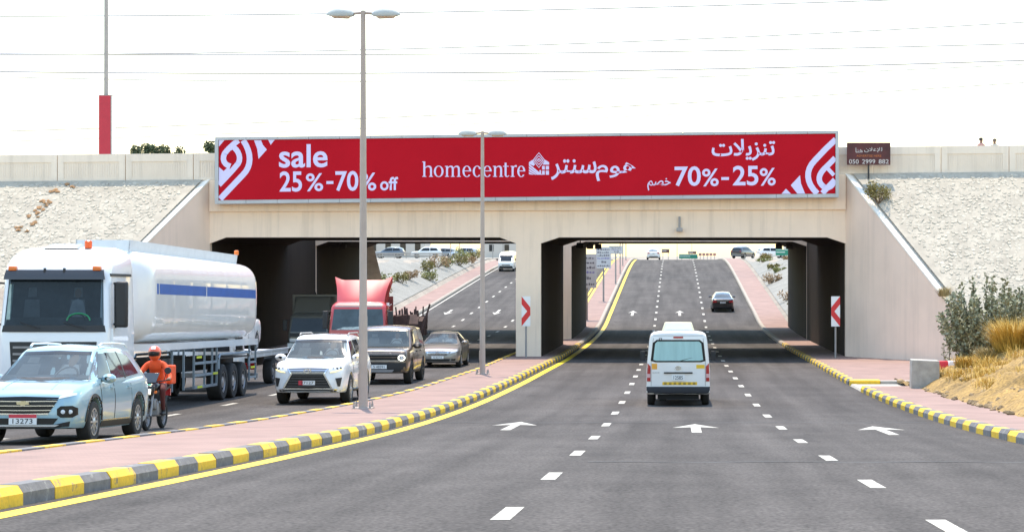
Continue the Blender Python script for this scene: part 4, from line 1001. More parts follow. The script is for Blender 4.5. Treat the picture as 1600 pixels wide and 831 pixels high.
# ------------------------------------------------------------------ pale blue SUV
def blue_suv():
    root = empty('suv_car', label='pale blue SUV with chrome barred grille at the left edge, leading the oncoming lane', cat='car')
    pm = paint('pale_blue_paint', (.255, .40, .47), rough=.28, metal=.15)
    st = [(-2.33, .70, .42, .98, .0), (-2.27, .84, .32, 1.06, .01), (-2.0, .91, .26, 1.12, .01), (-1.2, .92, .23, 1.10, .02), (0, .915, .22, 1.06, .03), (1.0, .92, .23, 1.05, .05), (1.6, .915, .25, 1.0, .06), (2.05, .885, .26, .92, .045), (2.25, .82, .27, .84, .02), (2.33, .70, .30, .76, .0)]
    cab = [(-2.22, .84, 1.06, .70, 1.14), (-2.05, .85, 1.06, .66, 1.45), (-1.75, .86, 1.05, .64, 1.615), (-1.0, .87, 1.03, .655, 1.665), (-.2, .875, 1.02, .665, 1.67), (.3, .875, 1.01, .66, 1.63), (.46, .872, 1.01, .655, 1.585), (.85, .865, 1.01, .72, 1.33), (1.28, .855, 1.0, .78, 1.06)]
    sh = car_body(root, st, cab, pm, [(-1.36, .36), (1.40, .36)], .405, 1.84)
    for x in (-.80, .80):
        for y in (-1.36, 1.40): wheel(root, x, y, .36, .23, spokes=10)
    sh.patch('windscreen', 'F', [(-.76, 1.075), (0, 1.06), (.76, 1.075)], [(-.64, 1.555), (0, 1.575), (.64, 1.555)], M_GLASSW, n=18, m=12, off=.014)
    cockpit(sh, 1.075, 1.555, .76, .64)
    sh.both('pillar_cover', [(.755, 1.07), (.83, 1.08)], [(.635, 1.555), (.70, 1.54)], mat('grey_pillar', (.10, .105, .11), rough=.4, var=0), off=.012, n=6, m=10)
    sh.patch('windscreen_shade_band', 'F', [(-.66, 1.50), (0, 1.515), (.66, 1.50)], [(-.64, 1.557), (0, 1.577), (.64, 1.557)], M_GLASS, off=.017, m=3, n=18)
    sh.patch('cowl', 'F', [(-.79, 1.045), (0, 1.03), (.79, 1.045)], [(-.76, 1.075), (0, 1.06), (.76, 1.075)], M_BLK, m=1)
    sh.sides('window', [(.28, 1.09), (.95, 1.09)], [(.10, 1.53), (.42, 1.52)], M_GLASS)
    sh.sides('window', [(-.62, 1.11), (.22, 1.09)], [(-.62, 1.55), (.05, 1.54)], M_GLASS)
    sh.sides('window', [(-1.62, 1.17), (-.70, 1.11)], [(-1.35, 1.50), (-.70, 1.55)], M_GLASS)
    sh.sides('pillar_trim', [(-.69, 1.09), (-.63, 1.09)], [(-.69, 1.56), (-.63, 1.56)], M_BLK, off=.008)
    door_pair(sh, [(.18, 1.0), (-.9, .16)], .36, 1.0, pm, .93)
    sh.sides('sill_cladding', [(-.94, .225), (.97, .225)], [(-.94, .36), (.97, .36)], M_BLK, off=.012, n=12)
    sh.sides('chrome_strip', [(-.8, .365), (.9, .365)], [(-.8, .39), (.9, .39)], M_CHROME, off=.016, n=10)
    for y in (-1.36, 1.40):
        for ax in ('L', 'R'):
            lo = [(y+.405*math.cos(a), .375+.405*math.sin(a)) for a in [math.pi*i/16 for i in range(17)]]; hi = [(y+.465*math.cos(a), .375+.465*math.sin(a)) for a in [math.pi*i/16 for i in range(17)]]
            sh.patch('wheel_arch', ax, lo, hi, M_BLK, off=.014, m=1)
    # front
    g = sh.patch('grille', 'F', [(-.42, .53), (0, .52), (.42, .53)], [(-.60, .79), (0, .805), (.60, .79)], M_BLKG, off=.012, n=10, m=4)
    for z, w in ((.575, .46), (.65, .52), (.725, .56)): sh.patch('grille_bar', 'F', [(-w, z-.006), (0, z-.009), (w, z-.006)], [(-w, z+.008), (0, z+.005), (w, z+.008)], M_CHROME, off=.026, n=10, m=1, parent=g)
    sh.patch('grille_frame', 'F', [(-.42, .505), (0, .495), (.42, .505)], [(-.42, .53), (0, .52), (.42, .53)], M_CHROME, off=.02, n=8, m=1, parent=g)
    M_GOLD = mat('gold_emblem', (.5, .42, .26), rough=.3, metal=.6, var=0)
    mb = MB(); yv = sh.hit('F', 0, .69)[0].y+.04
    mb.prism([(-.105, .67), (-.035, .67), (-.035, .655), (.035, .655), (.035, .67), (.095, .67), (.105, .715), (.035, .715), (.035, .73), (-.035, .73), (-.035, .715), (-.095, .715)], 'y', yv-.02, yv+.01); mb.build('emblem', M_GOLD, g)
    for o in sh.both('headlight', [(.58, .765), (.74, .80), (.90, .845)], [(.60, .815), (.74, .85), (.90, .875)], M_LAMP, off=.012, m=2): pass
    for o in sh.both('fog_lamp_pod', [(.56, .50), (.62, .455), (.80, .455), (.86, .50)], [(.56, .60), (.62, .645), (.80, .65), (.86, .61)], M_BLKG, off=.012, m=3):
        q = 1 if o.data.vertices[0].co.x > 0 else -1
        for cx in (.66, .77):
            yv = sh.hit('F', q*cx, .55)[0].y; mb = MB(); mb.lathe([(yv-.02, .036), (yv+.018, .036), (yv+.024, .02)], 'y', 14, (q*cx, 0, .55)); mb.build('fog_lamp', M_LAMP, o, smooth=40)
    sh.patch('lower_intake', 'F', [(-.50, .345), (.50, .345)], [(-.58, .445), (.58, .445)], M_BLKG, off=.01, n=10)
    sh.patch('bumper_cladding', 'F', [(-.88, .265), (-.45, .265), (.45, .265), (.88, .265)], [(-.89, .42), (-.52, .34), (.52, .34), (.89, .42)], M_BLK, off=.014, m=3)
    sh.patch('skid_plate', 'F', [(-.48, .28), (.48, .28)], [(-.60, .335), (.60, .335)], M_RIM, off=.024, n=8, m=2)
    plate(sh, 'F', 0, .425, .46, .17, '13273', top_red=True)
    for s in (-1, 1):
        mb = MB(); mb.tube([(s*.60, .15, 1.65), (s*.61, .0, 1.70), (s*.60, -.8, 1.715), (s*.59, -1.5, 1.70), (s*.58, -1.7, 1.64)], .022, n=6); mb.build('roof_rail', mat('pale_rail', (.6, .66, .68), rough=.35, var=0), root, smooth=40)
    mirrors(root, .86, .78, 1.09, pm)
    sh.patch('bonnet_crease', 'T', [(-.42, 2.15), (-.40, 1.4)], [(-.40, 2.15), (-.38, 1.4)], pm, off=.008, n=6, m=1); sh.patch('bonnet_crease', 'T', [(.42, 2.15), (.40, 1.4)], [(.40, 2.15), (.38, 1.4)], pm, off=.008, n=6, m=1)
    sh.patch('rear_window', 'B', [(-.62, 1.14), (.62, 1.14)], [(-.56, 1.5), (.56, 1.5)], M_GLASS); sh.both('tail_light', [(.50, .95), (.80, .95)], [(.50, 1.06), (.82, 1.06)], M_TAIL, ax='B')
    place(root, -10.82, 35.35); return root
blue_suv()

# ------------------------------------------------------------------ white luxury SUV
def white_suv():
    root = empty('suv_car', label='white SUV with tall dark spindle grille beside the tall lamp post', cat='car')
    pm = M_WHITE
    st = [(-2.54, .80, .50, 1.05, .0), (-2.47, .92, .38, 1.15, .01), (-2.1, .985, .32, 1.2, .01), (-1.2, .99, .30, 1.2, .02), (0, .985, .29, 1.17, .03), (1.0, .99, .30, 1.17, .05), (1.7, .985, .31, 1.16, .07), (2.2, .95, .32, 1.11, .05), (2.44, .88, .33, 1.02, .02), (2.54, .74, .36, .90, .0)]
    cab = [(-2.45, .90, 1.15, .76, 1.22), (-2.3, .92, 1.15, .74, 1.6), (-2.0, .93, 1.14, .72, 1.80), (-1.0, .94, 1.13, .735, 1.86), (0, .945, 1.13, .74, 1.865), (.25, .945, 1.13, .735, 1.83), (.45, .942, 1.13, .73, 1.77), (.85, .93, 1.13, .80, 1.48), (1.22, .92, 1.12, .86, 1.19)]
    sh = car_body(root, st, cab, pm, [(-1.42, .40), (1.43, .40)], .45, 1.98)
    for x in (-.86, .86):
        for y in (-1.42, 1.43): wheel(root, x, y, .40, .26, spokes=8)
    sh.patch('windscreen', 'F', [(-.83, 1.235), (0, 1.215), (.83, 1.235)], [(-.70, 1.72), (0, 1.745), (.70, 1.72)], M_GLASSW, n=18, m=12, off=.014)
    cockpit(sh, 1.235, 1.72, .83, .70)
    sh.patch('windscreen_shade_band', 'F', [(-.73, 1.64), (0, 1.66), (.73, 1.64)], [(-.70, 1.722), (0, 1.747), (.70, 1.722)], M_GLASS, off=.017, m=3, n=18)
    sh.sides('window', [(.22, 1.2), (.92, 1.2)], [(.08, 1.70), (.42, 1.68)], M_GLASS); sh.sides('window', [(-.85, 1.21), (.14, 1.2)], [(-.85, 1.72), (.02, 1.71)], M_GLASS); sh.sides('window', [(-2.0, 1.24), (-.95, 1.21)], [(-1.8, 1.68), (-.95, 1.72)], M_GLASS)
    door_pair(sh, [(.12, 1.0), (-1.0, .1)], .42, 1.12, pm, 1.05, M_CHROME)
    sh.sides('sill_step', [(-.95, .30), (.95, .30)], [(-.95, .37), (.95, .37)], M_BLK, off=.05, n=10)
    sh.patch('sunroof', 'T', [(-.46, .12), (.46, .12)], [(-.46, -.6), (.46, -.6)], M_GLASS, off=.004)
    # spindle grille with chrome frame and bars
    fr = sh.patch('grille_frame', 'F', [(-.66, .50), (-.52, .84), (-.55, 1.03), (.55, 1.03), (.52, .84), (.66, .50)], [(-.60, .48), (-.2, .47), (-.1, .47), (.1, .47), (.2, .47), (.60, .48)], M_CHROME, off=.008, m=2)
    bpy.data.objects.remove(fr)
    g = sh.patch('grille', 'F', [(-.62, .46), (0, .44), (.62, .46)], [(-.42, .83), (0, .83), (.42, .83)], M_BLKG, off=.02, n=10, m=5)
    sh.patch('grille_upper', 'F', [(-.42, .83), (0, .83), (.42, .83)], [(-.52, .985), (0, 1.0), (.52, .985)], mat('satin_grille', (.2, .2, .21), rough=.3, metal=.6, var=0), off=.02, n=8, m=3, parent=g)
    for z in (.51, .58, .65, .72, .79): w = .62-(z-.46)*.54; sh.patch('grille_bar', 'F', [(-w+.03, z-.010), (w-.03, z-.010)], [(-w+.03, z+.012), (w-.03, z+.012)], mat('dark_chrome', (.07, .07, .075), rough=.4, metal=.5, var=0), off=.034, n=10, m=1, parent=g)
    for z in (.87, .93): w = .44+(z-.83)*.6; sh.patch('grille_bar', 'F', [(-w, z-.010), (w, z-.010)], [(-w, z+.012), (w, z+.012)], M_CHROME, off=.034, n=8, m=1, parent=g)
    for q in (-1, 1):
        sh.patch('grille_edge', 'F', [(q*.67, .455), (q*.62, .46)], [(q*.46, .83), (q*.42, .83)], M_CHROME, off=.036, n=2, m=5, parent=g); sh.patch('grille_edge', 'F', [(q*.46, .83), (q*.42, .83)], [(q*.56, .99), (q*.52, .985)], M_CHROME, off=.036, n=2, m=3, parent=g)
    yv = sh.hit('F', 0, .91)[0].y+.05; mb = MB()
    mb.add(*ring_xz(0, .915, .105, .07, .082, .05, yv)); mb.box(-.03, -.012, yv-.01, yv+.01, .88, .95); mb.box(-.03, .045, yv-.01, yv+.01, .872, .888); mb.build('emblem', M_CHROME, g)
    for o in sh.both('headlight', [(.58, .86), (.75, .89), (.93, .96)], [(.60, .98), (.75, 1.04), (.94, 1.07)], M_LAMP, off=.014, m=3):
        q = 1 if o.data.vertices[0].co.x > 0 else -1
        sh.patch('running_light', 'F', [(q*.60, .865), (q*.75, .89), (q*.90, .945)], [(q*.61, .895), (q*.75, .925), (q*.90, .975)], mat('warm_running_light', (.9, .72, .3), rough=.3, var=0, emit=.5), off=.02, m=1, parent=o)
        for cx in (.68, .78, .86):
            yv = sh.hit('F', q*cx, .99)[0].y; mb = MB(); mb.lathe([(yv-.01, .03), (yv+.025, .03)], 'y', 10, (q*cx, 0, .965+.12*(cx-.68))); mb.build('lamp_lens', M_BLKG, o)
    sh.both('fog_slit', [(.80, .50), (.86, .50)], [(.74, .72), (.90, .74)], M_BLK, off=.012, m=3)
    sh.patch('lower_bumper', 'F', [(-.84, .335), (-.5, .33), (.5, .33), (.84, .335)], [(-.86, .40), (-.55, .42), (.55, .42), (.86, .40)], M_BLK, off=.012, m=2)
    sh.patch('bumper_lip', 'F', [(-.78, .40), (-.5, .425), (.5, .425), (.78, .40)], [(-.80, .43), (-.52, .455), (.52, .455), (.80, .43)], M_CHROME, off=.02, m=1)
    plate(sh, 'F', .02, .60, .44, .115, '97127', left_red=True, off=.045)
    mirrors(root, .93, .82, 1.24, pm, 1.25)
    for s in (-1, 1):
        mb = MB(); mb.tube([(s*.67, .1, 1.85), (s*.68, -.1, 1.90), (s*.67, -1.6, 1.90), (s*.66, -1.9, 1.83)], .022, n=6); mb.build('roof_rail', M_GALV, root)
    sh.patch('rear_window', 'B', [(-.7, 1.25), (.7, 1.25)], [(-.62, 1.65), (.62, 1.65)], M_GLASS); sh.both('tail_light', [(.55, .95), (.85, .95)], [(.55, 1.1), (.88, 1.1)], M_TAIL, ax='B')
    place(root, -9.87, 56.0); return root
def ring_xz(cx, cz, rx, rz, ix, iz, y, n=20, d=.012):
    vs = []; fs = []
    for i in range(n):
        a = 6.283*i/n; c, s = math.cos(a), math.sin(a)
        vs += [(cx+rx*c, y+d, cz+rz*s), (cx+ix*c, y+d, cz+iz*s), (cx+rx*c, y-d, cz+rz*s), (cx+ix*c, y-d, cz+iz*s)]
    for i in range(n):
        a, b = 4*i, 4*((i+1) % n); fs += [(a, a+1, b+1, b), (a+2, b+2, b+3, a+3), (a, b, b+2, a+2), (a+1, a+3, b+3, b+1)]
    return vs, fs
white_suv()

# ------------------------------------------------------------------ bronze boxy off-roader
def bronze_suv():
    root = empty('suv_car', label='boxy bronze off-roader with round running lights half behind the lamp post', cat='car')
    pm = paint('bronze_paint', (.125, .09, .066), rough=.32, metal=.3)
    st = [(-2.38, .88, .55, 1.1, 0), (-2.33, .96, .42, 1.18, .005), (-2.0, .99, .36, 1.22, .01), (0, 1.0, .34, 1.2, .02), (1.0, 1.0, .34, 1.2, .03), (1.8, .99, .36, 1.18, .04), (2.25, .96, .38, 1.13, .03), (2.35, .92, .40, 1.06, .01), (2.38, .88, .42, 1.02, 0)]
    cab = [(-2.33, .93, 1.18, .86, 1.25), (-2.28, .94, 1.18, .80, 1.75), (-2.1, .95, 1.17, .79, 1.89), (-1, .96, 1.16, .80, 1.93), (.1, .96, 1.16, .80, 1.925), (.42, .96, 1.16, .80, 1.88), (.56, .955, 1.16, .80, 1.82), (.85, .95, 1.16, .86, 1.48), (1.1, .94, 1.16, .89, 1.23)]
    sh = car_body(root, st, cab, pm, [(-1.5, .41), (1.5, .41)], .46, 2.0)
    for x in (-.87, .87):
        for y in (-1.5, 1.5): wheel(root, x, y, .41, .26, rim=M_BLK, spokes=6)
    sh.patch('windscreen', 'F', [(-.85, 1.25), (.85, 1.25)], [(-.75, 1.78), (.75, 1.78)], M_GLASSW, n=18, m=12, off=.014); cockpit(sh, 1.25, 1.78, .85, .75)
    sh.sides('window', [(.1, 1.24), (.8, 1.24)], [(.08, 1.76), (.48, 1.75)], M_GLASS); sh.sides('window', [(-.85, 1.24), (.02, 1.24)], [(-.85, 1.77), (.0, 1.77)], M_GLASS); sh.sides('window', [(-2.0, 1.26), (-.95, 1.24)], [(-2.0, 1.77), (-.95, 1.77)], M_GLASS)
    door_pair(sh, [(.06, 1.0), (-.95, .04)], .46, 1.15, pm, 1.08, M_BLK)
    sh.sides('wheel_cladding', [(-1.0, .34), (1.0, .34)], [(-1.0, .44), (1.0, .44)], M_BLK, off=.015, n=10)
    g = sh.patch('grille', 'F', [(-.62, .83), (.62, .83)], [(-.62, .99), (.62, .99)], M_BLKG, off=.012, n=8)
    sh.patch('grille_bar', 'F', [(-.60, .90), (.60, .90)], [(-.60, .93), (.60, .93)], pm, off=.024, n=6, m=1, parent=g)
    sh.patch('bumper_bar', 'F', [(-.66, .77), (.66, .77)], [(-.66, .82), (.66, .82)], mat('satin_bronze', (.35, .30, .25), rough=.35, metal=.5, var=0), off=.03, n=8, m=1)
    for o in sh.both('headlight', [(.64, .80), (.90, .80)], [(.64, 1.0), (.90, 1.0)], M_BLKG, off=.014, m=2):
        q = 1 if o.data.vertices[0].co.x > 0 else -1; yv = max(v.co.y for v in o.data.vertices)
        mb = MB(); mb.add(*ring_xz(q*.76, .90, .125, .105, .085, .068, yv+.01)); mb.build('running_light', M_DRL, o)
        mb = MB(); mb.lathe([(yv, .05), (yv+.015, .045)], 'y', 14, (q*.76, 0, .90)); mb.build('lamp_lens', M_LAMP, o)
    sh.patch('lower_bumper', 'F', [(-.92, .40), (.92, .40)], [(-.90, .74), (.90, .74)], M_BLK, off=.02, n=10, m=3)
    sh.patch('skid_plate', 'F', [(-.45, .42), (.45, .42)], [(-.5, .5), (.5, .5)], M_RIMD, off=.03)
    plate(sh, 'F', 0, .60, .52, .13, '5 48391', off=.035)
    text_pts('DEFENDER', .42, -.42, 1.045, 1.095, sh.hit('F', 0, 1.06)[0].y+.02, 'lettering', M_CHROME, root)
    mirrors(root, .95, .82, 1.28, M_BLK, 1.25)
    sh.patch('rear_window', 'B', [(-.7, 1.28), (.7, 1.28)], [(-.66, 1.72), (.66, 1.72)], M_GLASS)
    place(root, -9.97, 69.4); return root
bronze_suv()

# ------------------------------------------------------------------ saloons
def saloon(label, pm, x, y, back, front=True, group=None, plate_txt='48316', yaw=0, name='saloon_car'):
    root = empty(name, label=label, cat='car', group=group)
    st = [(-2.3, .66, .40, .90, 0), (-2.24, .80, .30, 1.0, .01), (-1.95, .87, .24, 1.06, .02), (-1.3, .89, .21, 1.04, .03), (0, .89, .2, .98, .02), (.9, .89, .2, .96, .04), (1.5, .885, .21, .90, .06), (1.98, .85, .22, .80, .045), (2.22, .77, .23, .72, .02), (2.3, .64, .27, .64, 0)]
    cab = [(-1.85, .78, .99, .70, 1.07), (-1.45, .80, .98, .60, 1.28), (-1.1, .82, .97, .57, 1.405), (-.5, .835, .95, .58, 1.45), (.05, .84, .94, .585, 1.44), (.3, .84, .94, .58, 1.385), (.75, .83, .93, .67, 1.18), (1.2, .82, .93, .74, .96)]
    sh = car_body(root, st, cab, pm, [(-1.33, .32), (1.37, .32)], .36, 1.78)
    for wx in (-.78, .78):
        for wy in (-1.33, 1.37): wheel(root, wx, wy, .32, .21, spokes=7)
    sh.patch('windscreen', 'F', [(-.70, .985), (0, .97), (.70, .985)], [(-.55, 1.37), (0, 1.385), (.55, 1.37)], M_GLASSW, n=18, m=12, off=.014); cockpit(sh, .985, 1.37, .70, .55)
    sh.patch('rear_window', 'B', [(-.66, 1.06), (0, 1.06), (.66, 1.06)], [(-.53, 1.36), (0, 1.375), (.53, 1.36)], M_GLASS if back is None else M_GLASS2, n=8, m=5)
    sh.sides('window', [(.12, 1.0), (.88, .99)], [(.0, 1.35), (.30, 1.33)], M_GLASS); sh.sides('window', [(-1.0, 1.03), (.05, 1.0)], [(-.85, 1.34), (-.06, 1.36)], M_GLASS)
    door_pair(sh, [(.06, .98), (-.88, .04)], .3, .93, pm, .86)
    if front:
        g = sh.patch('grille', 'F', [(-.34, .50), (0, .49), (.34, .50)], [(-.50, .67), (0, .68), (.50, .67)], M_CHROME, off=.012, n=8)
        for z in (.54, .58, .62, .66): sh.patch('grille_bar', 'F', [(-.36, z-.012), (.36, z-.012)], [(-.40, z), (.40, z)], M_BLKG, off=.02, n=8, m=1, parent=g)
        yv = sh.hit('F', 0, .6)[0].y+.035; mb = MB(); mb.add(*ring_xz(0, .605, .07, .07, .05, .05, yv)); mb.box(-.09, .09, yv-.006, yv+.006, .59, .62); mb.build('emblem', M_CHROME, g)
        sh.both('headlight', [(.52, .60), (.68, .63), (.82, .70)], [(.55, .70), (.68, .75), (.83, .78)], M_LAMP, off=.012, m=3)
        sh.patch('lower_intake', 'F', [(-.48, .28), (.48, .28)], [(-.52, .37), (.52, .37)], M_BLKG, off=.01)
        sh.both('fog_lamp', [(.56, .31), (.72, .31)], [(.56, .37), (.74, .38)], M_BLKG, off=.01)
        plate(sh, 'F', 0, .435, .5, .11, plate_txt, off=.03)
    sh.both('tail_light', [(.46, .78), (.62, .76), (.80, .74)], [(.48, .90), (.64, .92), (.82, .95)], M_TAIL, ax='B', off=.012, m=3)
    sh.patch('rear_bumper_insert', 'B', [(-.6, .34), (.6, .34)], [(-.55, .44), (.55, .44)], M_BLK, off=.01)
    sh.patch('boot_strip', 'B', [(-.42, .86), (.42, .86)], [(-.42, .885), (.42, .885)], M_CHROME, off=.014, m=1)
    if back: plate(sh, 'B', 0, .76, .42, .12, plate_txt)
    mirrors(root, .84, .78, 1.02, pm)
    place(root, x, y, bool(back), yaw); return root
saloon('grey-brown saloon with chrome grille behind the bronze off-roader', paint('grey_brown_paint', (.21, .195, .18), rough=.3, metal=.3), -9.8, 84.4, False, plate_txt='42 81716')
saloon('black saloon driving away up the far slope', paint('black_paint', (.012, .012, .014), rough=.2), 3.72, 157.6, True, front=False)
saloon('white saloon just topping the far crest of the right carriageway', paint('white_far_paint', (.72, .72, .72)), -2.85, 262, True, front=False, plate_txt='71642')

def small_suv(label, pm, x, y, yaw, z=None, group=None):
    root = empty('parked_car', label=label, cat='car', group=group)
    st = [(-2.25, .74, .45, 1.0, 0), (-2.18, .86, .33, 1.06, .01), (-1.2, .92, .26, 1.06, .02), (0, .92, .25, 1.03, .02), (1.2, .92, .26, 1.0, .05), (1.9, .88, .28, .94, .04), (2.2, .78, .32, .82, .01), (2.25, .70, .35, .78, 0)]
    cab = [(-2.12, .84, 1.05, .74, 1.12), (-1.95, .85, 1.05, .66, 1.48), (-1.5, .86, 1.04, .65, 1.64), (-.2, .87, 1.02, .66, 1.68), (.3, .87, 1.01, .65, 1.62), (.8, .86, 1.01, .73, 1.33), (1.2, .85, 1.0, .79, 1.06)]
    sh = car_body(root, st, cab, pm, [(-1.33, .36), (1.35, .36)], .41, 1.84, sub=3)
    for wx in (-.8, .8):
        for wy in (-1.33, 1.35): wheel(root, wx, wy, .36, .22, spokes=5)
    sh.patch('windscreen', 'F', [(-.75, 1.08), (.75, 1.08)], [(-.62, 1.56), (.62, 1.56)], M_GLASS2); sh.patch('rear_window', 'B', [(-.62, 1.14), (.62, 1.14)], [(-.54, 1.52), (.54, 1.52)], M_GLASS)
    sh.sides('window', [(-.5, 1.1), (.9, 1.09)], [(-.5, 1.55), (.38, 1.53)], M_GLASS); sh.sides('window', [(-1.75, 1.14), (-.58, 1.1)], [(-1.5, 1.5), (-.58, 1.55)], M_GLASS)
    sh.both('tail_light', [(.55, .92), (.80, .92)], [(.55, 1.04), (.84, 1.06)], M_TAIL, ax='B'); sh.both('headlight', [(.5, .72), (.76, .72)], [(.5, .82), (.78, .84)], M_LAMP)
    root.location = (x, y, ground(x, y)+.02 if z is None else z); root.rotation_euler = (0, 0, R(yaw)); return root
small_suv('dark SUV on the level ground right of the far crest', paint('dark_grey_paint', (.05, .055, .065)), 9.4, 275, -28)
small_suv('white car at the far right beyond the dark SUV', paint('white_far_paint2', (.7, .7, .7)), 14.6, 300, -75)
small_suv('silver car on the level ground seen under the left bay beside the thin posts', paint('silver_paint', (.42, .47, .52), metal=.4), -33.5, 316, 82)
small_suv('white car low behind the rail under the left bay', paint('white_far_paint3', (.68, .7, .7)), -36.5, 292, 95)
small_suv('dark car farthest left behind the rail under the left bay', paint('dusty_blue_paint', (.12, .15, .19)), -43, 300, 88)
small_suv('grey car beside the silver car under the left bay', paint('grey_paint3', (.2, .22, .24)), -38.5, 330, 84)

# ------------------------------------------------------------------ vans
def van(label, x, y, back, name='minibus', tall=False):
    root = empty(name, label=label, cat='van')
    pm = paint('white_van_paint', (.74, .72, .68), rough=.35)
    def sec(hw, zb, zt, k=1.):
        return [(0, zb), (hw*.9, zb), (hw, zb+.10), (hw, .62), (hw, 1.0), (hw*.985, 1.10), (hw*.93, 1.62), (hw*.89, zt-.12), (hw*.80, zt-.02), (hw*.45, zt+.025), (0, zt+.03)]
    st = [(-2.36, .80, .40, 1.86), (-2.34, .835, .33, 1.92), (-2.2, .845, .30, 1.96), (-1, .845, .28, 1.97), (.6, .845, .28, 1.97), (1.15, .845, .28, 1.93), (1.55, .845, .28, 1.78), (1.9, .84, .28, 1.42), (2.15, .83, .29, 1.12), (2.3, .81, .31, .98), (2.36, .74, .36, .86)]
    rows = []
    for y_, hw, zb, zt in st:
        pts = sec(hw, zb, zt); pts = [(px, min(pz, zt+.03*(1-px/hw))) for px, pz in pts]; half = crom(pts, 2)
        rows.append([(p[0], y_, min(p[1], zt+.04)) for p in half]+[(-p[0], y_, min(p[1], zt+.04)) for p in reversed(half[1:-1])])
    mb = MB(); n = len(rows[0])
    for r in rows: mb.v += r
    for i in range(len(rows)-1):
        for j in range(n): mb.f.append((i*n+j, i*n+(j+1) % n, (i+1)*n+(j+1) % n, (i+1)*n+j))
    mb.f.append(tuple(range(n-1, -1, -1))); mb.f.append(tuple(range((len(rows)-1)*n, len(rows)*n)))
    body = mb.build('body', pm, root); cut = MB()
    for wy in (-1.4, 1.17):
        for s in (-1, 1): cut.lathe([(.5, .37), (1.2, .37)] if s > 0 else [(-1.2, .37), (-.5, .37)], 'x', 24, (0, wy, .35))
    co = cut.build('cutter', M_UNDER); md = body.modifiers.new('arch', 'BOOLEAN'); md.operation = 'DIFFERENCE'; md.solver = 'EXACT'; md.object = co
    me = evaluated(body, 'body'); body.modifiers.clear(); body.data = me; bpy.data.objects.remove(co)
    while len(me.materials) > 1: me.materials.pop()
    me.polygons.foreach_set('material_index', [0]*len(me.polygons)); smooth_mesh(me, 38)
    sh = Shell(root); sh.setup([body])
    for wx in (-.73, .73):
        for wy in (-1.4, 1.17): wheel(root, wx, wy, .33, .2, rim=M_RIMD, spokes=0)
    # rear
    fr = sh.patch('window_surround', 'B', [(-.73, 1.20), (-.6, 1.165), (.6, 1.165), (.73, 1.20)], [(-.67, 1.68), (-.57, 1.76), (.57, 1.76), (.67, 1.68)], M_BLKG, off=.006, m=5)
    sh.patch('rear_window', 'B', [(-.66, 1.23), (-.58, 1.205), (.58, 1.205), (.66, 1.23)], [(-.61, 1.66), (-.55, 1.715), (.55, 1.715), (.61, 1.66)], M_GLASS3 if back else M_GLASS, off=.011, m=5)
    sh.patch('brake_light', 'B', [(-.13, 1.80), (.13, 1.80)], [(-.13, 1.845), (.13, 1.845)], M_TAIL, off=.014, m=1)
    for o in sh.both('tail_light', [(.735, .66), (.83, .66)], [(.735, 1.06), (.815, 1.14)], M_TAIL, ax='B', off=.014, m=6):
        q = 1 if o.data.vertices[0].co.x > 0 else -1; sh.patch('reversing_lamp', 'B', [(q*.74, .76), (q*.825, .76)], [(q*.74, .86), (q*.825, .86)], mat('pink_lens', (.6, .35, .35), rough=.2, var=0), off=.018, m=1, parent=o)
    sh.patch('grip_bar', 'B', [(-.38, .865), (.38, .865)], [(-.38, .905), (.38, .905)], M_BLK, off=.03, m=1)
    sh.patch('rear_bumper', 'B', [(-.80, .30), (.80, .30)], [(-.84, .52), (.84, .52)], mat('dark_blue_grey_bumper', (.014, .017, .024), rough=.6, var=.1), off=.05, n=10)
    sh.both('bumper_corner', [(.78, .30), (.84, .33)], [(.80, .52), (.842, .52)], mat('dark_blue_grey_bumper', (.014, .017, .024)), ax='B', off=.04, m=2)
    for q in (-1, 1):
        sh.patch('tailgate_seam', 'B', [(q*.715, .535), (q*.722, .535)], [(q*.715, 1.2), (q*.722, 1.2)], M_UNDER, off=.004, n=1, m=8); sh.patch('tailgate_seam', 'B', [(q*.722, 1.2), (q*.73, 1.2)], [(q*.655, 1.80), (q*.663, 1.80)], M_UNDER, off=.004, n=1, m=8)
    sh.patch('tailgate_seam', 'B', [(-.66, 1.865), (.66, 1.865)], [(-.66, 1.872), (.66, 1.872)], M_UNDER, off=.004, n=10, m=1)
    if back:
        mb = MB(); mb.tube([(.02, -2.37, 1.19), (.30, -2.365, 1.27), (.52, -2.36, 1.30)], .009, n=5); mb.build('rear_wiper', M_BLK, root)
        plate(sh, 'B', .0, .76, .34, .15, '12585')
        M_YS = mat('yellow_sticker', (.75, .46, .02), rough=.5, var=.05)
        s1 = sh.patch('sticker', 'B', [(-.70, .98), (-.56, .98)], [(-.70, 1.13), (-.56, 1.13)], mat('orange_sticker', (.75, .34, .04), rough=.5, var=.1), off=.006, m=1)
        s2 = sh.patch('sticker', 'B', [(.48, 1.0), (.70, 1.0)], [(.48, 1.10), (.70, 1.10)], M_YS, off=.006, m=1)
        s3 = sh.patch('sticker_band', 'B', [(-.42, .565), (.50, .565)], [(-.42, .645), (.50, .645)], M_YS, off=.006, n=8, m=1)
        yv = min(v.co.y for v in s3.data.vertices)
        for k in range(7):
            mb = MB(); c = -.34+k*.127; mb.box(c-.035, c+.035, yv-.004, yv-.001, .615, .632); mb.box(c-.035, c+.035, yv-.004, yv-.001, .58, .597); mb.build('print_mark', M_INK, s3)
        yv = sh.hit('B', 0, 1.02)[0].y-.02; mb = MB(); mb.add(*ring_xz(0, 1.02, .075, .05, .055, .034, yv)); mb.add(*ring_xz(0, 1.03, .03, .04, .018, .028, yv-.004)); mb.build('emblem', M_CHROME, root)
        text_pts('HIACE', -.69, -.5, .875, .905, sh.hit('B', -.6, .89)[0].y-.008, 'lettering', M_RIMD, root)
        rs = empty('roof_sign', (0, 0, 0)); bpy.data.objects.remove(rs)
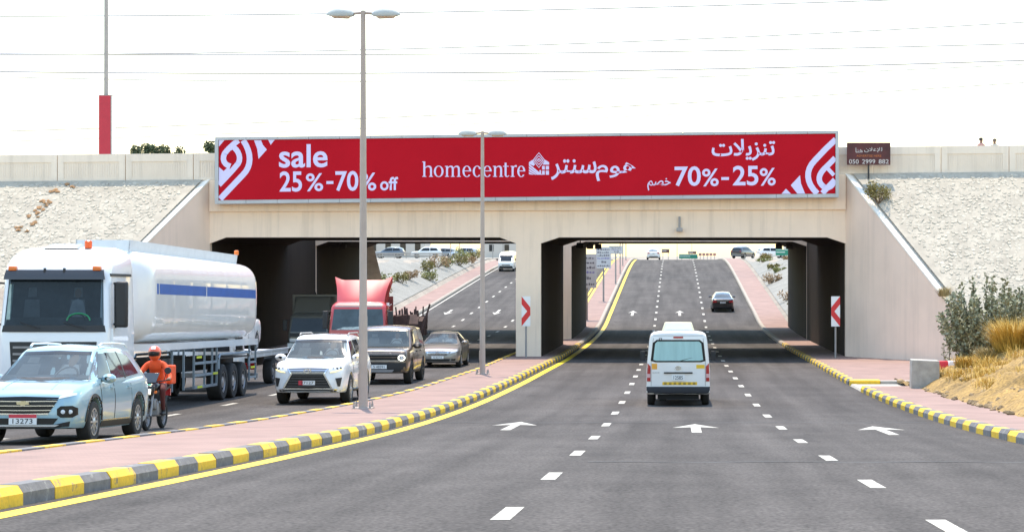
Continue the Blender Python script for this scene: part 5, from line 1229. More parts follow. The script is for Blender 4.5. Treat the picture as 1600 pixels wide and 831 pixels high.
        mb = MB(); mb.hexa([(-.44, -1.65, 1.985), (.44, -1.65, 1.985), (.44, -1.2, 1.985), (-.44, -1.2, 1.985), (-.36, -1.62, 2.22), (.36, -1.62, 2.22), (.36, -1.25, 2.22), (-.36, -1.25, 2.22)]); rs = mb.build('roof_sign', mat('cream_roof_sign', (.78, .72, .5), rough=.4, var=0), root, bevel=.02)
        mb = MB(); mb.hexa([(-.385, -1.668, 2.0), (.385, -1.668, 2.0), (.385, -1.65, 2.0), (-.385, -1.65, 2.0), (-.32, -1.648, 2.2), (.32, -1.648, 2.2), (.32, -1.62, 2.2), (-.32, -1.62, 2.2)]); mb.build('sign_face', M_SW, rs)
        mb = MB(); mb.tube([(-.50, -2.37, 1.72), (-.50, -2.42, 1.80), (-.44, -2.42, 1.80), (-.44, -2.37, 1.72)], .012, n=5); mb.build('wiper_arm', M_BLK, root)
        mb = MB(); mb.box(-.55, .55, -2.2, -1.9, .18, .3); mb.box(-.5, -.32, -2.1, -1.6, .13, .24); mb.tube([(.3, -1.2, .22), (.35, -2.2, .22)], .03); mb.build('underbody', M_UNDER, root)
    else:
        sh.patch('windscreen', 'F', [(-.72, 1.10), (.72, 1.10)], [(-.66, 1.70), (.66, 1.70)], M_GLASS, n=8, m=6); sh.both('headlight', [(.5, .78), (.78, .80)], [(.5, .92), (.80, .96)], M_LAMP)
        sh.patch('front_bumper', 'F', [(-.76, .36), (.76, .36)], [(-.80, .62), (.80, .62)], M_BLK, off=.02, n=8); sh.patch('grille', 'F', [(-.44, .68), (.44, .68)], [(-.44, .76), (.44, .76)], M_BLKG)
    sh.sides('window', [(.62, 1.17), (1.55, 1.17)], [(.62, 1.62), (1.25, 1.62)], M_GLASS); sh.sides('window', [(-.9, 1.17), (.5, 1.17)], [(-.9, 1.62), (.5, 1.62)], M_GLASS); sh.sides('window', [(-2.15, 1.17), (-1.0, 1.17)], [(-2.1, 1.62), (-1.0, 1.62)], M_GLASS)
    sh.sides('door_rail', [(-2.1, 1.02), (.3, 1.02)], [(-2.1, 1.05), (.3, 1.05)], M_BLK, off=.006, m=1)
    for s in (-1, 1):
        mb = MB(); mb.tube([(s*.80, 1.55, 1.12), (s*.98, 1.5, 1.2)], .02); mb.box(min(s*.93, s*1.07), max(s*.93, s*1.07), 1.44, 1.54, 1.12, 1.38); mb.build('mirror', M_BLK, root, bevel=.02)
    place(root, x, y, back); return root
van('white minibus taxi with a cream roof sign driving away in the middle lane', .08, 55.1, True)
van('white minibus coming down the far slope beside the middle pier', -18.0, 214, False)
# ------------------------------------------------------------------ trucks
def ring_loft(mb, levels, n=5):
    rings = []
    for z, hw, yf, yb, r in levels:
        ring = []
        for cx, cy, a0 in ((hw-r, yf-r, 0), (-hw+r, yf-r, 90), (-hw+r, yb+r, 180), (hw-r, yb+r, 270)):
            for i in range(n+1): a = R(a0+90*i/n); ring.append((cx+r*math.cos(a), cy+r*math.sin(a), z))
        rings.append(ring)
    k = len(rings[0])
    base = len(mb.v)
    for r in rings: mb.v += r
    for i in range(len(rings)-1):
        for j in range(k): mb.f.append((base+i*k+j, base+i*k+(j+1) % k, base+(i+1)*k+(j+1) % k, base+(i+1)*k+j))
    mb.f.append(tuple(base+j for j in range(k-1, -1, -1))); mb.f.append(tuple(base+(len(rings)-1)*k+j for j in range(k)))
    return mb
def tanker():
    root = empty('tanker_truck', label='white articulated tanker truck with a blue stripe along its tank', cat='truck')
    pm = paint('white_truck_paint', (.72, .73, .74), rough=.3)
    f = 8.15
    mb = MB(); ring_loft(mb, [(.75, 1.22, f-.04, f-2.2, .14), (1.1, 1.25, f, f-2.2, .16), (1.9, 1.25, f-.01, f-2.25, .16), (2.14, 1.245, f-.04, f-2.25, .16), (3.3, 1.20, f-.20, f-2.25, .16), (3.52, 1.19, f-.30, f-2.25, .16), (3.72, 1.16, f-.52, f-2.25, .2), (3.88, 1.08, f-.85, f-2.2, .25), (3.96, .92, f-1.2, f-2.1, .3), (3.985, .6, f-1.5, f-1.9, .2)])
    cab = mb.build('cab', pm, root, smooth=40); sh = Shell(root); sh.setup([cab])
    sh.patch('windscreen', 'F', [(-1.12, 2.16), (1.12, 2.16)], [(-1.06, 3.24), (1.06, 3.24)], see_through(mat('dark_truck_glass', (.02, .03, .04), rough=.06, var=.4, scale=1, spec=.5), .55, (.55, .65, .7)), n=12, m=6, off=.014); cockpit(sh, 2.16, 3.24, 1.12, 1.06)
    sh.patch('windscreen_base', 'F', [(-1.17, 2.02), (1.17, 2.02)], [(-1.14, 2.17), (1.14, 2.17)], M_BLK, off=.02, n=12, m=2)
    v = sh.patch('sun_visor', 'F', [(-1.14, 3.20), (1.14, 3.20)], [(-1.10, 3.42), (1.10, 3.42)], mat('smoked_visor', (.05, .05, .055), rough=.2, var=0), off=.20, n=12, m=2, thick=-.15)
    for q in (-1, 1):
        mb = MB(); mb.box(min(q*.86, q*1.04), max(q*.86, q*1.04), f-.16, f-.02, 3.40, 3.50); mb.build('marker_lamp', M_AMBER, root, bevel=.02)
        mb = MB(); mb.box(min(q*.2, q*.24), max(q*.2, q*.24), f-.1, f-.02, 3.36, 3.46); mb.build('visor_bracket', M_BLK, v)
    for q, s in ((-.72, .9), (.3, .8)):
        mb = MB(); mb.tube([(q, f+.03, 2.10), (q+.55*s, f+.02, 2.24)], .012, n=5); mb.build('wiper', M_BLK, root)
    # things behind the glass: roof lining light strip, steering wheel rim
    sh.patch('side_curtain', 'F', [(.98, 2.3), (1.08, 2.3)], [(.95, 3.1), (1.04, 3.1)], mat('pale_curtain', (.30, .40, .36), rough=.4, var=.2, scale=6), off=.012, n=2)
    mb = MB(); pts = [(-.55+.26*math.cos(a), f+.005, 2.28+.16*math.sin(a)) for a in [math.pi*i/10 for i in range(11)]]; mb.tube([(p[0], sh.hit('F', p[0], p[2])[0].y+.012, p[2]) for p in pts], .018, n=5); mb.build('dashboard_trim', mat('green_trim', (.02, .22, .09), rough=.4, var=0), root)
    sh.patch('grille', 'F', [(-.92, .95), (.92, .95)], [(-.98, 1.80), (.98, 1.80)], M_BLK, off=.012, n=8)
    for z in (1.05, 1.2, 1.35, 1.5, 1.65): sh.patch('grille_slat', 'F', [(-.9, z), (.9, z)], [(-.9, z+.05), (.9, z+.05)], M_RIMD, off=.03, n=8, m=1)
    yv = f+.03; mb = MB(); mb.add(*ring_xz(0, 1.62, .16, .16, .135, .135, yv)); mb.box(-.012, .012, yv-.01, yv+.01, 1.62, 1.76)
    mb.hexa([(-.13, yv-.01, 1.53), (-.115, yv-.01, 1.515), (.012, yv-.01, 1.61), (-.012, yv-.01, 1.63), (-.13, yv+.01, 1.53), (-.115, yv+.01, 1.515), (.012, yv+.01, 1.61), (-.012, yv+.01, 1.63)]); mb.build('emblem', M_CHROME, root)
    mb = MB(); ring_loft(mb, [(.35, 1.24, f+.02, f-1.0, .12), (.5, 1.26, f+.06, f-1.0, .14), (.93, 1.26, f+.05, f-1.0, .14)]); mb.build('bumper', M_BLK, root, smooth=40)
    for q in (-1, 1):
        mb = MB(); mb.box(min(q*.8, q*1.15), max(q*.8, q*1.15), f+.02, f+.075, .55, .78); mb.build('headlight', M_LAMP, root, bevel=.02)
        # doors, side windows, mirrors, rain gutter
        ax = 'R' if q > 0 else 'L'
        d = sh.patch('door', ax, [(f-1.55, .95), (f-.42, .95)], [(f-1.55, 2.15), (f-.42, 2.15)], pm, off=.008, n=6, m=6)
        sh.patch('handle', ax, [(f-1.45, 1.5), (f-1.25, 1.5)], [(f-1.45, 1.56), (f-1.25, 1.56)], M_BLK, off=.03, parent=d, m=1)
        sh.patch('side_window', ax, [(f-1.5, 2.2), (f-.45, 2.1)], [(f-1.5, 3.15), (f-.55, 3.15)], M_GLASS, off=.01)
        sh.patch('rain_gutter', ax, [(f-1.9, 3.30), (f-.3, 3.28)], [(f-1.9, 3.36), (f-.3, 3.34)], M_BLK, off=.03, m=1, n=10)
        sh.patch('corner_deflector', ax, [(f-.28, 1.0), (f-.14, 1.0)], [(f-.34, 2.1), (f-.2, 2.1)], pm, off=.05, n=2)
        x0 = q*1.24; m1 = MB(); m1.tube([(x0, f-.42, 3.12), (q*1.45, f-.28, 3.14)], .025, n=6); m1.tube([(x0, f-.42, 2.2), (q*1.45, f-.28, 2.18)], .025, n=6); a = m1.build('mirror_arm', M_BLK, root)
        m1 = MB(); m1.box(min(q*1.33, q*1.60), max(q*1.33, q*1.60), f-.36, f-.2, 2.12, 3.16); m1.build('mirror_housing', M_BLK, a, bevel=.05, seg=3)
        for k in range(3): st_ = MB(); st_.box(min(q*1.0, q*1.23), max(q*1.0, q*1.23), f-1.5, f-.9, .45+.25*k, .5+.25*k); st_.build('step', M_RIMD, root)
    mb = MB(); mb.lathe([(0, .085), (.16, .085), (.18, .06)], 'z', 12, (-.45, f-1.1, 3.94)); bc = mb.build('beacon', mat('orange_beacon', (.75, .10, .02), rough=.25, var=0), root)
    mb = MB(); mb.hexa([(-.25, f-1.5, 3.97), (.55, f-1.5, 3.97), (.55, f-.95, 3.93), (-.25, f-.95, 3.93), (-.2, f-1.45, 4.05), (.5, f-1.45, 4.05), (.5, f-1.0, 3.97), (-.2, f-1.0, 3.97)]); mb.build('roof_hatch', mat('hatch_grey', (.3, .32, .33), rough=.4, var=0), root)
    # chassis
    mb = MB(); mb.box(-.5, .5, -7.9, f-1.2, .85, 1.2); mb.box(-.35, .35, 3.0, f-.8, .55, .85); mb.build('chassis', M_UNDER, root)
    for x in (-1.02, 1.02): wheel(root, x, f-1.42, .51, .32, rim=M_RIMD, spokes=0, rimr=.58)
    for x in (-.99, .99):
        for y in (3.3, -3.6, -4.92, -6.24): wheel(root, x, y, .52, .5 if y > 0 else .4, rim=M_RIM if y < 0 else M_RIMD, spokes=0, rimr=.58)
    # tank
    def tsec(k, dz=0):
        pts = []
        for i in range(48):
            a = 6.283*i/48; c, s = math.cos(a), math.sin(a); ex = .52
            pts.append((1.24*k*math.copysign(abs(c)**ex, c), 2.84+1.16*(k if k > .5 else k)*math.copysign(abs(s)**ex, s)))
        return pts
    rows = []
    for y, k in ((4.55, .55), (4.53, .75), (4.46, .88), (4.34, .96), (4.15, .995), (3.9, 1.), *[(c+d, k) for c in (2.2, .3, -1.7, -3.6, -5.6) for d, k in ((.5, 1.), (.12, .9997), (.03, .9985), (0, .998), (-.03, .9985), (-.12, .9997), (-.5, 1.))], (-7.5, 1.), (-7.75, .995), (-7.95, .96), (-8.05, .88), (-8.12, .75), (-8.14, .55)):
        rows.append([(p[0], y, p[1]) for p in tsec(k)])
    mb = MB(); n = 48
    for r in rows: mb.v += r
    for i in range(len(rows)-1):
        for j in range(n): mb.f.append((i*n+j, i*n+(j+1) % n, (i+1)*n+(j+1) % n, (i+1)*n+j))
    mb.f.append(tuple(range(n))); mb.f.append(tuple(range((len(rows)-1)*n, len(rows)*n)))
    tk = mb.build('tank', paint('white_tank_paint', (.70, .68, .65), rough=.38), root, smooth=50); ts = Shell(root); ts.setup([tk])
    M_BLUE = mat('blue_stripe', (.01, .09, .34), rough=.45, var=.12, scale=2)
    for ax in ('L', 'R'):
        for a, b in ((3.78, 3.95), (-1.2, 3.7), (-7.6, -1.3)): ts.patch('stripe', ax, [(a, 2.92), (b, 2.92)], [(a, 3.18), (b, 3.18)], M_BLUE, off=.004, n=8, m=2, parent=tk)
    for q in (-1, 1):
        mb = MB(); mb.hexa([(q*.62-.015, -7.6, 3.95), (q*.62+.015, -7.6, 3.95), (q*.62+.015, 4.3, 3.95), (q*.62-.015, 4.3, 3.95), (q*.66-.015, -7.6, 4.24), (q*.66+.015, -7.6, 4.24), (q*.66+.015, 4.3, 4.24), (q*.66-.015, 4.3, 4.24)]); mb.build('walkway_coaming', mat('coaming_paint', (.62, .66, .68), rough=.4, var=.06), tk)
    mb = MB(); mb.box(-.66, .66, 4.27, 4.3, 3.96, 4.24); mb.build('walkway_coaming', MATS['coaming_paint'], tk)
    for y in (3, 1.2, -.7, -2.6, -4.6, -6.5): mb = MB(); mb.lathe([(3.97, .28), (4.1, .28), (4.14, .2)], 'z', 16, (0, y, 0)); mb.build('manhole', M_RIM, tk, smooth=40)
    mb = MB(); mb.lathe([(4.24, .07), (4.36, .07), (4.38, .04)], 'z', 10, (-.66, -7.5, 0)); mb.build('marker_lamp', M_AMBER, tk)
    for q in (-1, 1):
        mb = MB(); mb.box(min(q*.7, q*1.22), max(q*.7, q*1.22), -8.0, 4.2, 1.52, 1.70); mb.build('side_skirt', pm, root)
        # hose trays and side guard: upright posts, rails, yellow reflectors
        x = q*1.2; g = MB()
        mat('blue_grey_steel', (.22, .27, .31), rough=.5, metal=.3, var=.1)
        for y in (2.2, 1.0, -.1, -1.3, -2.2, -2.75, -7.0, -7.9): g = MB(); g.box(min(x, x-q*.05), max(x, x-q*.05), y-.025, y+.025, .45, 1.5); g.build('guard_post', MATS['blue_grey_steel'], root)
        for z in (.48, .8, 1.12): mb = MB(); mb.box(min(x, x-q*.04), max(x, x-q*.04), -2.75, -.1, z-.035, z+.035); mb.build('guard_rail', MATS['blue_grey_steel'], root)
        for z in (.55, 1.0): mb = MB(); mb.box(min(x, x-q*.04), max(x, x-q*.04), -7.9, -7.0, z-.03, z+.03); mb.build('guard_rail', MATS['blue_grey_steel'], root)
        for y, z in ((-.7, .48), (-.6, 1.28), (-2.5, .8), (-7.4, .85)): mb = MB(); xx = x+q*.006; mb.box(min(xx, xx-q*.01), max(xx, xx-q*.01), y-.28, y+.28, z-.03, z+.03); mb.build('reflector', mat('yellow_green_reflector', (.55, .6, .03), rough=.4, var=0), root)
        mb = MB(); mb.tube([(x-q*.02, -2.95, .9), (x-q*.02, -2.95, 1.2), (x-q*.02, -3.1, 1.3), (x-q*.02, -6.8, 1.3), (x-q*.02, -6.92, 1.2), (x-q*.02, -6.92, .9)], .04, n=6); mb.build('mudguard_frame', MATS['blue_grey_steel'], root)
        mb = MB(); mb.box(min(q*.72, q*1.2), max(q*.72, q*1.2), -6.95, -2.9, 1.18, 1.22); mb.build('mudguard', M_BLK, root)
        mb = MB(); mb.tube([(q*.85, 1.5, .3), (q*.85, 1.5, 1.3)], .06); mb.box(min(q*.75, q*.95), max(q*.75, q*.95), 1.4, 1.6, .25, .3); mb.build('landing_leg', M_BLK, root)
        mb = MB(); mb.box(min(q*.45, q*1.1), max(q*.45, q*1.1), 1.9, 2.9, .6, 1.3); mb.build('tool_box', M_BLK, root)
        mb = MB(); mb.lathe([(4.2, .3), (5.6, .3)], 'y', 16, (q*.85, 0, .8)); mb.build('fuel_tank', M_RIMD, root, smooth=40)
        mb = MB(); mb.box(min(q*.8, q*1.15), max(q*.8, q*1.15), -8.2, -8.1, .75, .95); mb.build('tail_light', M_TAIL, root)
    mb = MB(); mb.box(-1.2, 1.2, -8.18, -8.05, .5, .65); mb.build('rear_bumper', M_RIMD, root)
    place(root, -14.0, 52.9); return root
tanker()

def cab_truck(root, f, pm, wid=2.3, h=2.5, zfloor=.75, glass=None, win=(1.45, 2.2)):
    hw = wid/2
    mb = MB(); ring_loft(mb, [(.5, hw-.02, f-.02, f-1.75, .12), (.8, hw, f, f-1.75, .14), (win[0]-.05, hw, f-.02, f-1.75, .14), (win[1]+.05, hw-.06, f-.2, f-1.75, .14), (h-.12, hw-.1, f-.3, f-1.72, .16), (h, hw-.22, f-.5, f-1.6, .2)])
    cab = mb.build('cab', pm, root, smooth=40); sh = Shell(root); sh.setup([cab])
    sh.patch('windscreen', 'F', [(-hw+.12, win[0]), (hw-.12, win[0])], [(-hw+.2, win[1]), (hw-.2, win[1])], glass or M_GLASS, n=10, m=5)
    for ax in ('L', 'R'): sh.patch('side_window', ax, [(f-1.4, win[0]), (f-.35, win[0]-.05)], [(f-1.4, win[1]), (f-.5, win[1])], M_GLASS)
    for q in (-1, 1):
        a = MB(); a.tube([(q*(hw-.05), f-.3, win[1]-.1), (q*(hw+.16), f-.1, win[1]-.1)], .02, n=5); a.tube([(q*(hw-.05), f-.3, win[0]), (q*(hw+.16), f-.1, win[0]+.1)], .02, n=5); o = a.build('mirror_arm', M_BLK, root)
        m1 = MB(); m1.box(min(q*(hw+.05), q*(hw+.26)), max(q*(hw+.05), q*(hw+.26)), f-.16, f-.06, win[0]+.05, win[1]-.08); m1.build('mirror_housing', M_BLK, o, bevel=.03)
    return sh
def red_truck():
    root = empty('flatbed_truck', label='red truck with a tall red wind deflector loaded with rusty scrap rods', cat='truck')
    pm = paint('faded_red_paint', (.40, .022, .02), rough=.4); f = 4.0
    sh = cab_truck(root, f, pm, 2.42, 2.72, win=(1.55, 2.42), glass=M_GLASS2)
    M_RD = paint('deflector_red', (.45, .035, .03), rough=.45)
    # concave wind deflector: raised horns at the two upper corners
    rows = []
    for j in range(9):
        t = j/8; row = []
        for i in range(17):
            u = -1+i/8; w = 1.0+.22*t*t; z = 2.66+.98*t+(.14*t*max(0, abs(u)-.72)/.28); y = f-.45-1.0*t**1.2-.35*(abs(u)**3)*(1-.4*t)
            row.append((u*w, y, z))
        rows.append(row)
    mb = MB(); mb.grid(rows); n = len(mb.v)
    back = [[(p[0]*1.0, f-1.72, max(2.62, p[2]-.25)) for p in rows[8]], [(p[0]*.86, f-1.72, 2.6) for p in rows[0]]]
    mb.grid([rows[8]]+back); mb.grid([[rows[j][0] for j in range(9)], [(rows[j][0][0], f-1.72, max(2.6, rows[j][0][2]-.25)) for j in range(9)]]); mb.grid([[rows[j][16] for j in range(9)], [(rows[j][16][0], f-1.72, max(2.6, rows[j][16][2]-.25)) for j in range(9)]])
    o = mb.build('wind_deflector', M_RD, root, smooth=40)
    mb = MB(); mb.hexa([(-.98, f-.40, 2.46), (.98, f-.40, 2.46), (.98, f-.2, 2.44), (-.98, f-.2, 2.44), (-.98, f-.42, 2.62), (.98, f-.42, 2.62), (.98, f-.24, 2.55), (-.98, f-.24, 2.55)]); mb.build('sun_visor', mat('grey_visor', (.22, .2, .19), rough=.5, var=.1), root)
    sh.patch('grille', 'F', [(-.7, .9), (.7, .9)], [(-.75, 1.3), (.75, 1.3)], M_BLK, off=.01); sh.both('headlight', [(.75, .72), (1.08, .72)], [(.75, .9), (1.1, .9)], M_LAMP)
    sh.patch('dust_cover', 'F', [(-.9, 1.56), (.9, 1.56)], [(-.85, 1.72), (.6, 1.66)], mat('dusty_papers', (.45, .5, .47), rough=.6, var=.5, scale=5), off=.009, n=10, m=2)
    mb = MB(); mb.box(-1.2, 1.2, f-.02, f+.05, .5, .75); mb.build('bumper', pm, root, bevel=.03)
    mb = MB(); mb.tube([(-1.2, f-.6, 2.5), (-1.34, f-.5, 2.62)], .015); mb.lathe([(2.56, .06), (2.68, .06)], 'z', 10, (-1.18, f-.6, 0)); mb.build('marker_lamp', M_PLATE, root)
    mb = MB(); mb.box(-.45, .45, -3.9, f-.6, .7, 1.0); mb.build('chassis', M_UNDER, root)
    mb = MB(); mb.box(-1.25, 1.25, -4.0, f-1.95, 1.02, 1.18); bed = mb.build('load_bed', mat('rusty_red_steel', (.16, .04, .03), rough=.7, var=.3, scale=3), root)
    mb = MB(); mb.box(-1.2, 1.2, f-2.05, f-1.97, 1.18, 2.95); mb.build('headboard', MATS['rusty_red_steel'], bed)
    for y in (-3.8, -2.4, -1.0, .4, 1.6):
        for q in (-1, 1): mb = MB(); mb.box(q*1.22-.04, q*1.22+.04, y-.04, y+.04, 1.18, 2.15); mb.build('stake', MATS['rusty_red_steel'], bed)
    for x in (-1.0, 1.0):
        wheel(root, x, f-1.0, .48, .3, rim=M_RIMD, spokes=0, rimr=.58); wheel(root, x, -2.4, .48, .45, rim=M_RIMD, spokes=0, rimr=.58)
    place(root, -13.25, 87.0)
    # the load
    ld = empty('scrap_load', root.location, root.rotation_euler, label='dark bundle of scrap rods and plates standing on the red truck', cat='scrap'); rng = random.Random(5)
    M_SC = mat('rusty_scrap', (.055, .028, .022), rough=.8, var=.4, scale=5)
    for k in range(12):
        y = 1.7-k*.42; a = rng.uniform(-2.05, -1.5); mb = MB(); mb.hexa([(a, y-.2, 1.2), (1.1, y-.2, 1.2), (1.1, y+.2, 1.2), (a, y+.2, 1.2), (a-rng.uniform(-.1, .25), y-.2, 1.7+rng.uniform(0, .5)), (1.1, y-.2, 1.8+rng.uniform(0, .4)), (1.1, y+.2, 1.8), (a-rng.uniform(-.1, .2), y+.15, 1.7+rng.uniform(0, .5))]); mb.build('plate', M_SC, ld)
    for k in range(40):
        y = rng.uniform(-3.2, 1.7); x = rng.uniform(-2.15, -.9); tz = rng.uniform(2.0, 2.5); mb = MB(); mb.tube([(x, y, 1.5), (x+rng.uniform(-.12, .12), y+rng.uniform(-.2, .2), tz)], rng.uniform(.02, .05), n=5); mb.build('rod', M_SC, ld)
    mb = MB(); mb.tube([(-2.05, -.4, 1.2), (-2.45, -.6, 2.6)], .045, n=6); mb.build('rod', M_SC, ld)
red_truck()
def grey_truck():
    root = empty('box_truck', label='grey box truck in the shade under the left bay', cat='truck'); f = 3.2
    pm = paint('dusty_grey_paint', (.13, .125, .11), rough=.5)
    sh = cab_truck(root, f, pm, 1.98, 2.12, win=(1.2, 1.86))
    mb = MB(); mb.box(-1.12, 1.12, -3.2, f-1.8, .95, 3.0); bx = mb.build('cargo_box', mat('dusty_box_panel', (.18, .17, .15), rough=.6, var=.1, scale=1), root, bevel=.03)
    mb = MB(); mb.hexa([(-.98, f-1.75, 2.1), (.98, f-1.75, 2.1), (.9, f-.75, 2.08), (-.9, f-.75, 2.08), (-1.0, f-1.75, 2.92), (1.0, f-1.75, 2.92), (.82, f-1.35, 2.86), (-.82, f-1.35, 2.86)]); mb.build('wind_deflector', pm, root, bevel=.06, seg=3)
    sh.patch('front_panel', 'F', [(-.9, .95), (.9, .95)], [(-.9, 1.15), (.9, 1.15)], M_BLK, off=.012); sh.both('headlight', [(.6, .72), (.9, .72)], [(.6, .88), (.92, .88)], M_LAMP)
    mb = MB(); mb.box(-1.0, 1.0, f-.02, f+.05, .42, .66); mb.build('bumper', M_PLATE, root, bevel=.02)
    mb = MB(); mb.box(-.4, .4, -3.1, f-.5, .55, .95); mb.build('chassis', M_UNDER, root); mb = MB(); mb.tube([(0, f-1.9, 3.0), (0, f-1.9, 3.12)], .03); mb.build('marker_lamp', M_BLK, root)
    for x in (-.85, .85):
        for y in (f-.95, -1.9): wheel(root, x, y, .4, .26, rim=M_RIMD, spokes=0)
    place(root, -17.75, 99.5)
grey_truck()
def recovery_truck():
    root = empty('recovery_truck', label='flat recovery truck half hidden behind the tanker with a white car on its bed', cat='truck'); f = 4.0
    pm = paint('white_cab_paint', (.66, .67, .67), rough=.35)
    cab_truck(root, f, pm, 2.1, 2.2, win=(1.25, 1.9))
    mb = MB(); mb.box(-1.2, 1.2, -4.0, f-1.9, .98, 1.13); bd = mb.build('bed', mat('pale_bed_steel', (.46, .47, .48), rough=.5, metal=.2, var=.15), root, bevel=.02)
    for q in (-1, 1): mb = MB(); mb.box(q*1.2-.03, q*1.2+.03, -4.0, f-1.9, 1.135, 1.2); mb.build('bed_rail', MATS['pale_bed_steel'], bd)
    mb = MB(); mb.box(-.4, .4, -3.8, f-.5, .6, .97); mb.build('chassis', M_UNDER, root)
    for x in (-.9, .9):
        for y in (f-1.0, -2.2): wheel(root, x, y, .42, .3, rim=M_RIMD, spokes=0)
    place(root, -14.75, 65.7)
    c = saloon('white saloon carried on the recovery truck behind the tanker', paint('white_far_paint', (.72, .72, .72)), -15.0, 65.9, False, plate_txt='20417'); c.location.z += 1.135+.0
recovery_truck()

# ------------------------------------------------------------------ motorcycle and rider
def skin_body(name, joints, edges, parent, mats, pick, sub=2, root=0):
    me = bpy.data.meshes.new(name); me.from_pydata([j[:3] for j in joints], edges, []); o = link_mesh(name, me)
    sk = o.modifiers.new('skin', 'SKIN'); sk.use_smooth_shade = True
    for i, j in enumerate(joints):
        v = me.skin_vertices[0].data[i]; r = j[3] if isinstance(j[3], tuple) else (j[3], j[3]); v.radius = r; v.use_root = (i == root)
    s = o.modifiers.new('sub', 'SUBSURF'); s.levels = sub; s.render_levels = sub
    m2 = evaluated(o, name); bpy.data.objects.remove(o)
    m2.materials.clear()
    for m in mats: m2.materials.append(m)
    for p in m2.polygons: p.material_index = pick(p.center); p.use_smooth = True
    return link_mesh(name, m2, parent)
M_SKIN = mat('skin', (.22, .12, .08), rough=.55, var=.05); M_ORJ = mat('orange_jacket', (.72, .075, .012), rough=.75, var=.15, scale=6); M_TROU = mat('dark_red_trousers', (.09, .018, .016), rough=.8, var=.2, scale=5); M_BOOT = mat('black_boot', (.015, .015, .015), rough=.6, var=0)
def motorcycle():
    root = empty('motorcycle', label='black motorcycle with a small green panel between the blue SUV and the tanker', cat='motorcycle')
    for y, r in ((.66, .30), (-.64, .30)):
        mb = MB(); mb.lathe([(-.045, .22), (-.055, .26), (-.03, .295), (0, .302), (.03, .295), (.055, .26), (.045, .22)], 'x', 28, (0, y, r), closed=True); w = mb.build('tyre', M_TYRE, root, smooth=40)
        mb = MB(); mb.lathe([(-.03, .225), (.03, .225), (.03, .205), (-.03, .205)], 'x', 28, (0, y, r), closed=True)
        for k in range(6): a = 6.283*k/6; mb.tube([(0, y+.03*math.cos(a), r+.03*math.sin(a)), (0, y+.21*math.cos(a), r+.21*math.sin(a))], .012, n=5)
        mb.lathe([(-.06, .05), (.06, .05)], 'x', 12, (0, y, r)); mb.build('rim', M_RIMD, w)
    mb = MB()
    for q in (-1, 1): mb.tube([(q*.09, .66, .30), (q*.09, .42, .92)], .026, n=8)
    mb.build('fork', M_RIMD, root, smooth=40)
    mb = MB(); mb.prism([(.38, .56), (.62, .63), (.9, .56), (.92, .53), (.62, .595), (.37, .52)], 'x', -.07, .07); mb.build('front_mudguard', M_BLKG, root)
    mb = MB(); mb.tube([(0, .42, .9), (0, .1, .42), (0, -.3, .42), (0, -.4, .75), (0, .3, .82)], .03, n=6); mb.tube([(0.06, -.3, .42), (.06, -.64, .30)], .025, n=6); mb.tube([(-.06, -.3, .42), (-.06, -.64, .30)], .025, n=6); mb.build('frame', M_BLK, root)
    mb = MB(); mb.box(-.14, .14, -.18, .2, .28, .6); mb.box(-.1, .1, .1, .26, .42, .66); mb.build('engine', M_RIMD, root, bevel=.04)
    mb = MB(); mb.tube([(.13, .15, .4), (.15, .1, .25), (.16, -.4, .28), (.17, -.8, .38)], [.025, .025, .045, .05], n=8); mb.build('exhaust', M_CHROME, root, smooth=40)
    rows = [[(w*math.cos(a)*1., y, z+h*math.sin(a)) for a in [6.283*i/14 for i in range(15)]] for y, z, w, h in ((.42, .86, .06, .05), (.36, .88, .13, .1), (.15, .9, .16, .13), (-.05, .86, .13, .1), (-.12, .84, .06, .05))]
    mb = MB(); mb.grid(rows); mb.build('fuel_tank', M_BLKG, root, smooth=50)
    mb = MB(); mb.prism([(-.05, .8), (-.1, .86), (-.55, .88), (-.85, .94), (-.86, .88), (-.5, .8)], 'x', -.13, .13); mb.build('seat', M_BLK, root, bevel=.03)
    mb = MB(); mb.tube([(-.38, .22, 1.05), (-.22, .36, 1.03), (0, .42, .98), (.22, .36, 1.03), (.38, .22, 1.05)], .014, n=6); mb.build('handlebar', M_BLK, root)
    for q in (-1, 1):
        mb = MB(); mb.tube([(q*.28, .33, 1.04), (q*.34, .36, 1.22)], .008, n=5); mb.lathe([(.36, .075), (.385, .07)], 'y', 12, (q*.37, 0, 1.25)); mb.build('mirror', M_BLK, root)
        mb = MB(); mb.lathe([(.55, .03), (.6, .03)], 'y', 10, (q*.17, 0, .8)); mb.build('indicator', M_AMBER, root)
    mb = MB(); mb.hexa([(-.12, .5, .72), (.12, .5, .72), (.1, .66, .76), (-.1, .66, .76), (-.13, .42, .95), (.13, .42, .95), (.11, .58, .94), (-.11, .58, .94)]); fa = mb.build('headlight_fairing', M_BLKG, root, bevel=.03)
    mb = MB(); mb.hexa([(-.085, .62, .745), (.085, .62, .745), (.085, .675, .76), (-.085, .675, .76), (-.09, .56, .87), (.09, .56, .87), (.085, .62, .87), (-.085, .62, .87)]); mb.build('headlight', mat('warm_headlamp', (.9, .8, .55), rough=.2, var=0, emit=.6), fa, bevel=.015)
    mb = MB(); mb.hexa([(-.10, .58, .885), (.10, .58, .885), (.1, .60, .885), (-.1, .60, .885), (-.06, .50, .97), (.06, .50, .97), (.06, .52, .97), (-.06, .52, .97)]); mb.build('green_panel', mat('green_panel', (.03, .30, .19), rough=.3, var=0), fa)
    mb = MB(); mb.hexa([(-.15, .47, 1.0), (.15, .47, 1.0), (.15, .485, 1.0), (-.15, .485, 1.0), (-.19, .33, 1.2), (.19, .33, 1.2), (.19, .345, 1.2), (-.19, .345, 1.2)]); mb.build('windshield', mat('smoked_screen', (.05, .06, .07), rough=.1, var=0), fa, bevel=.006)
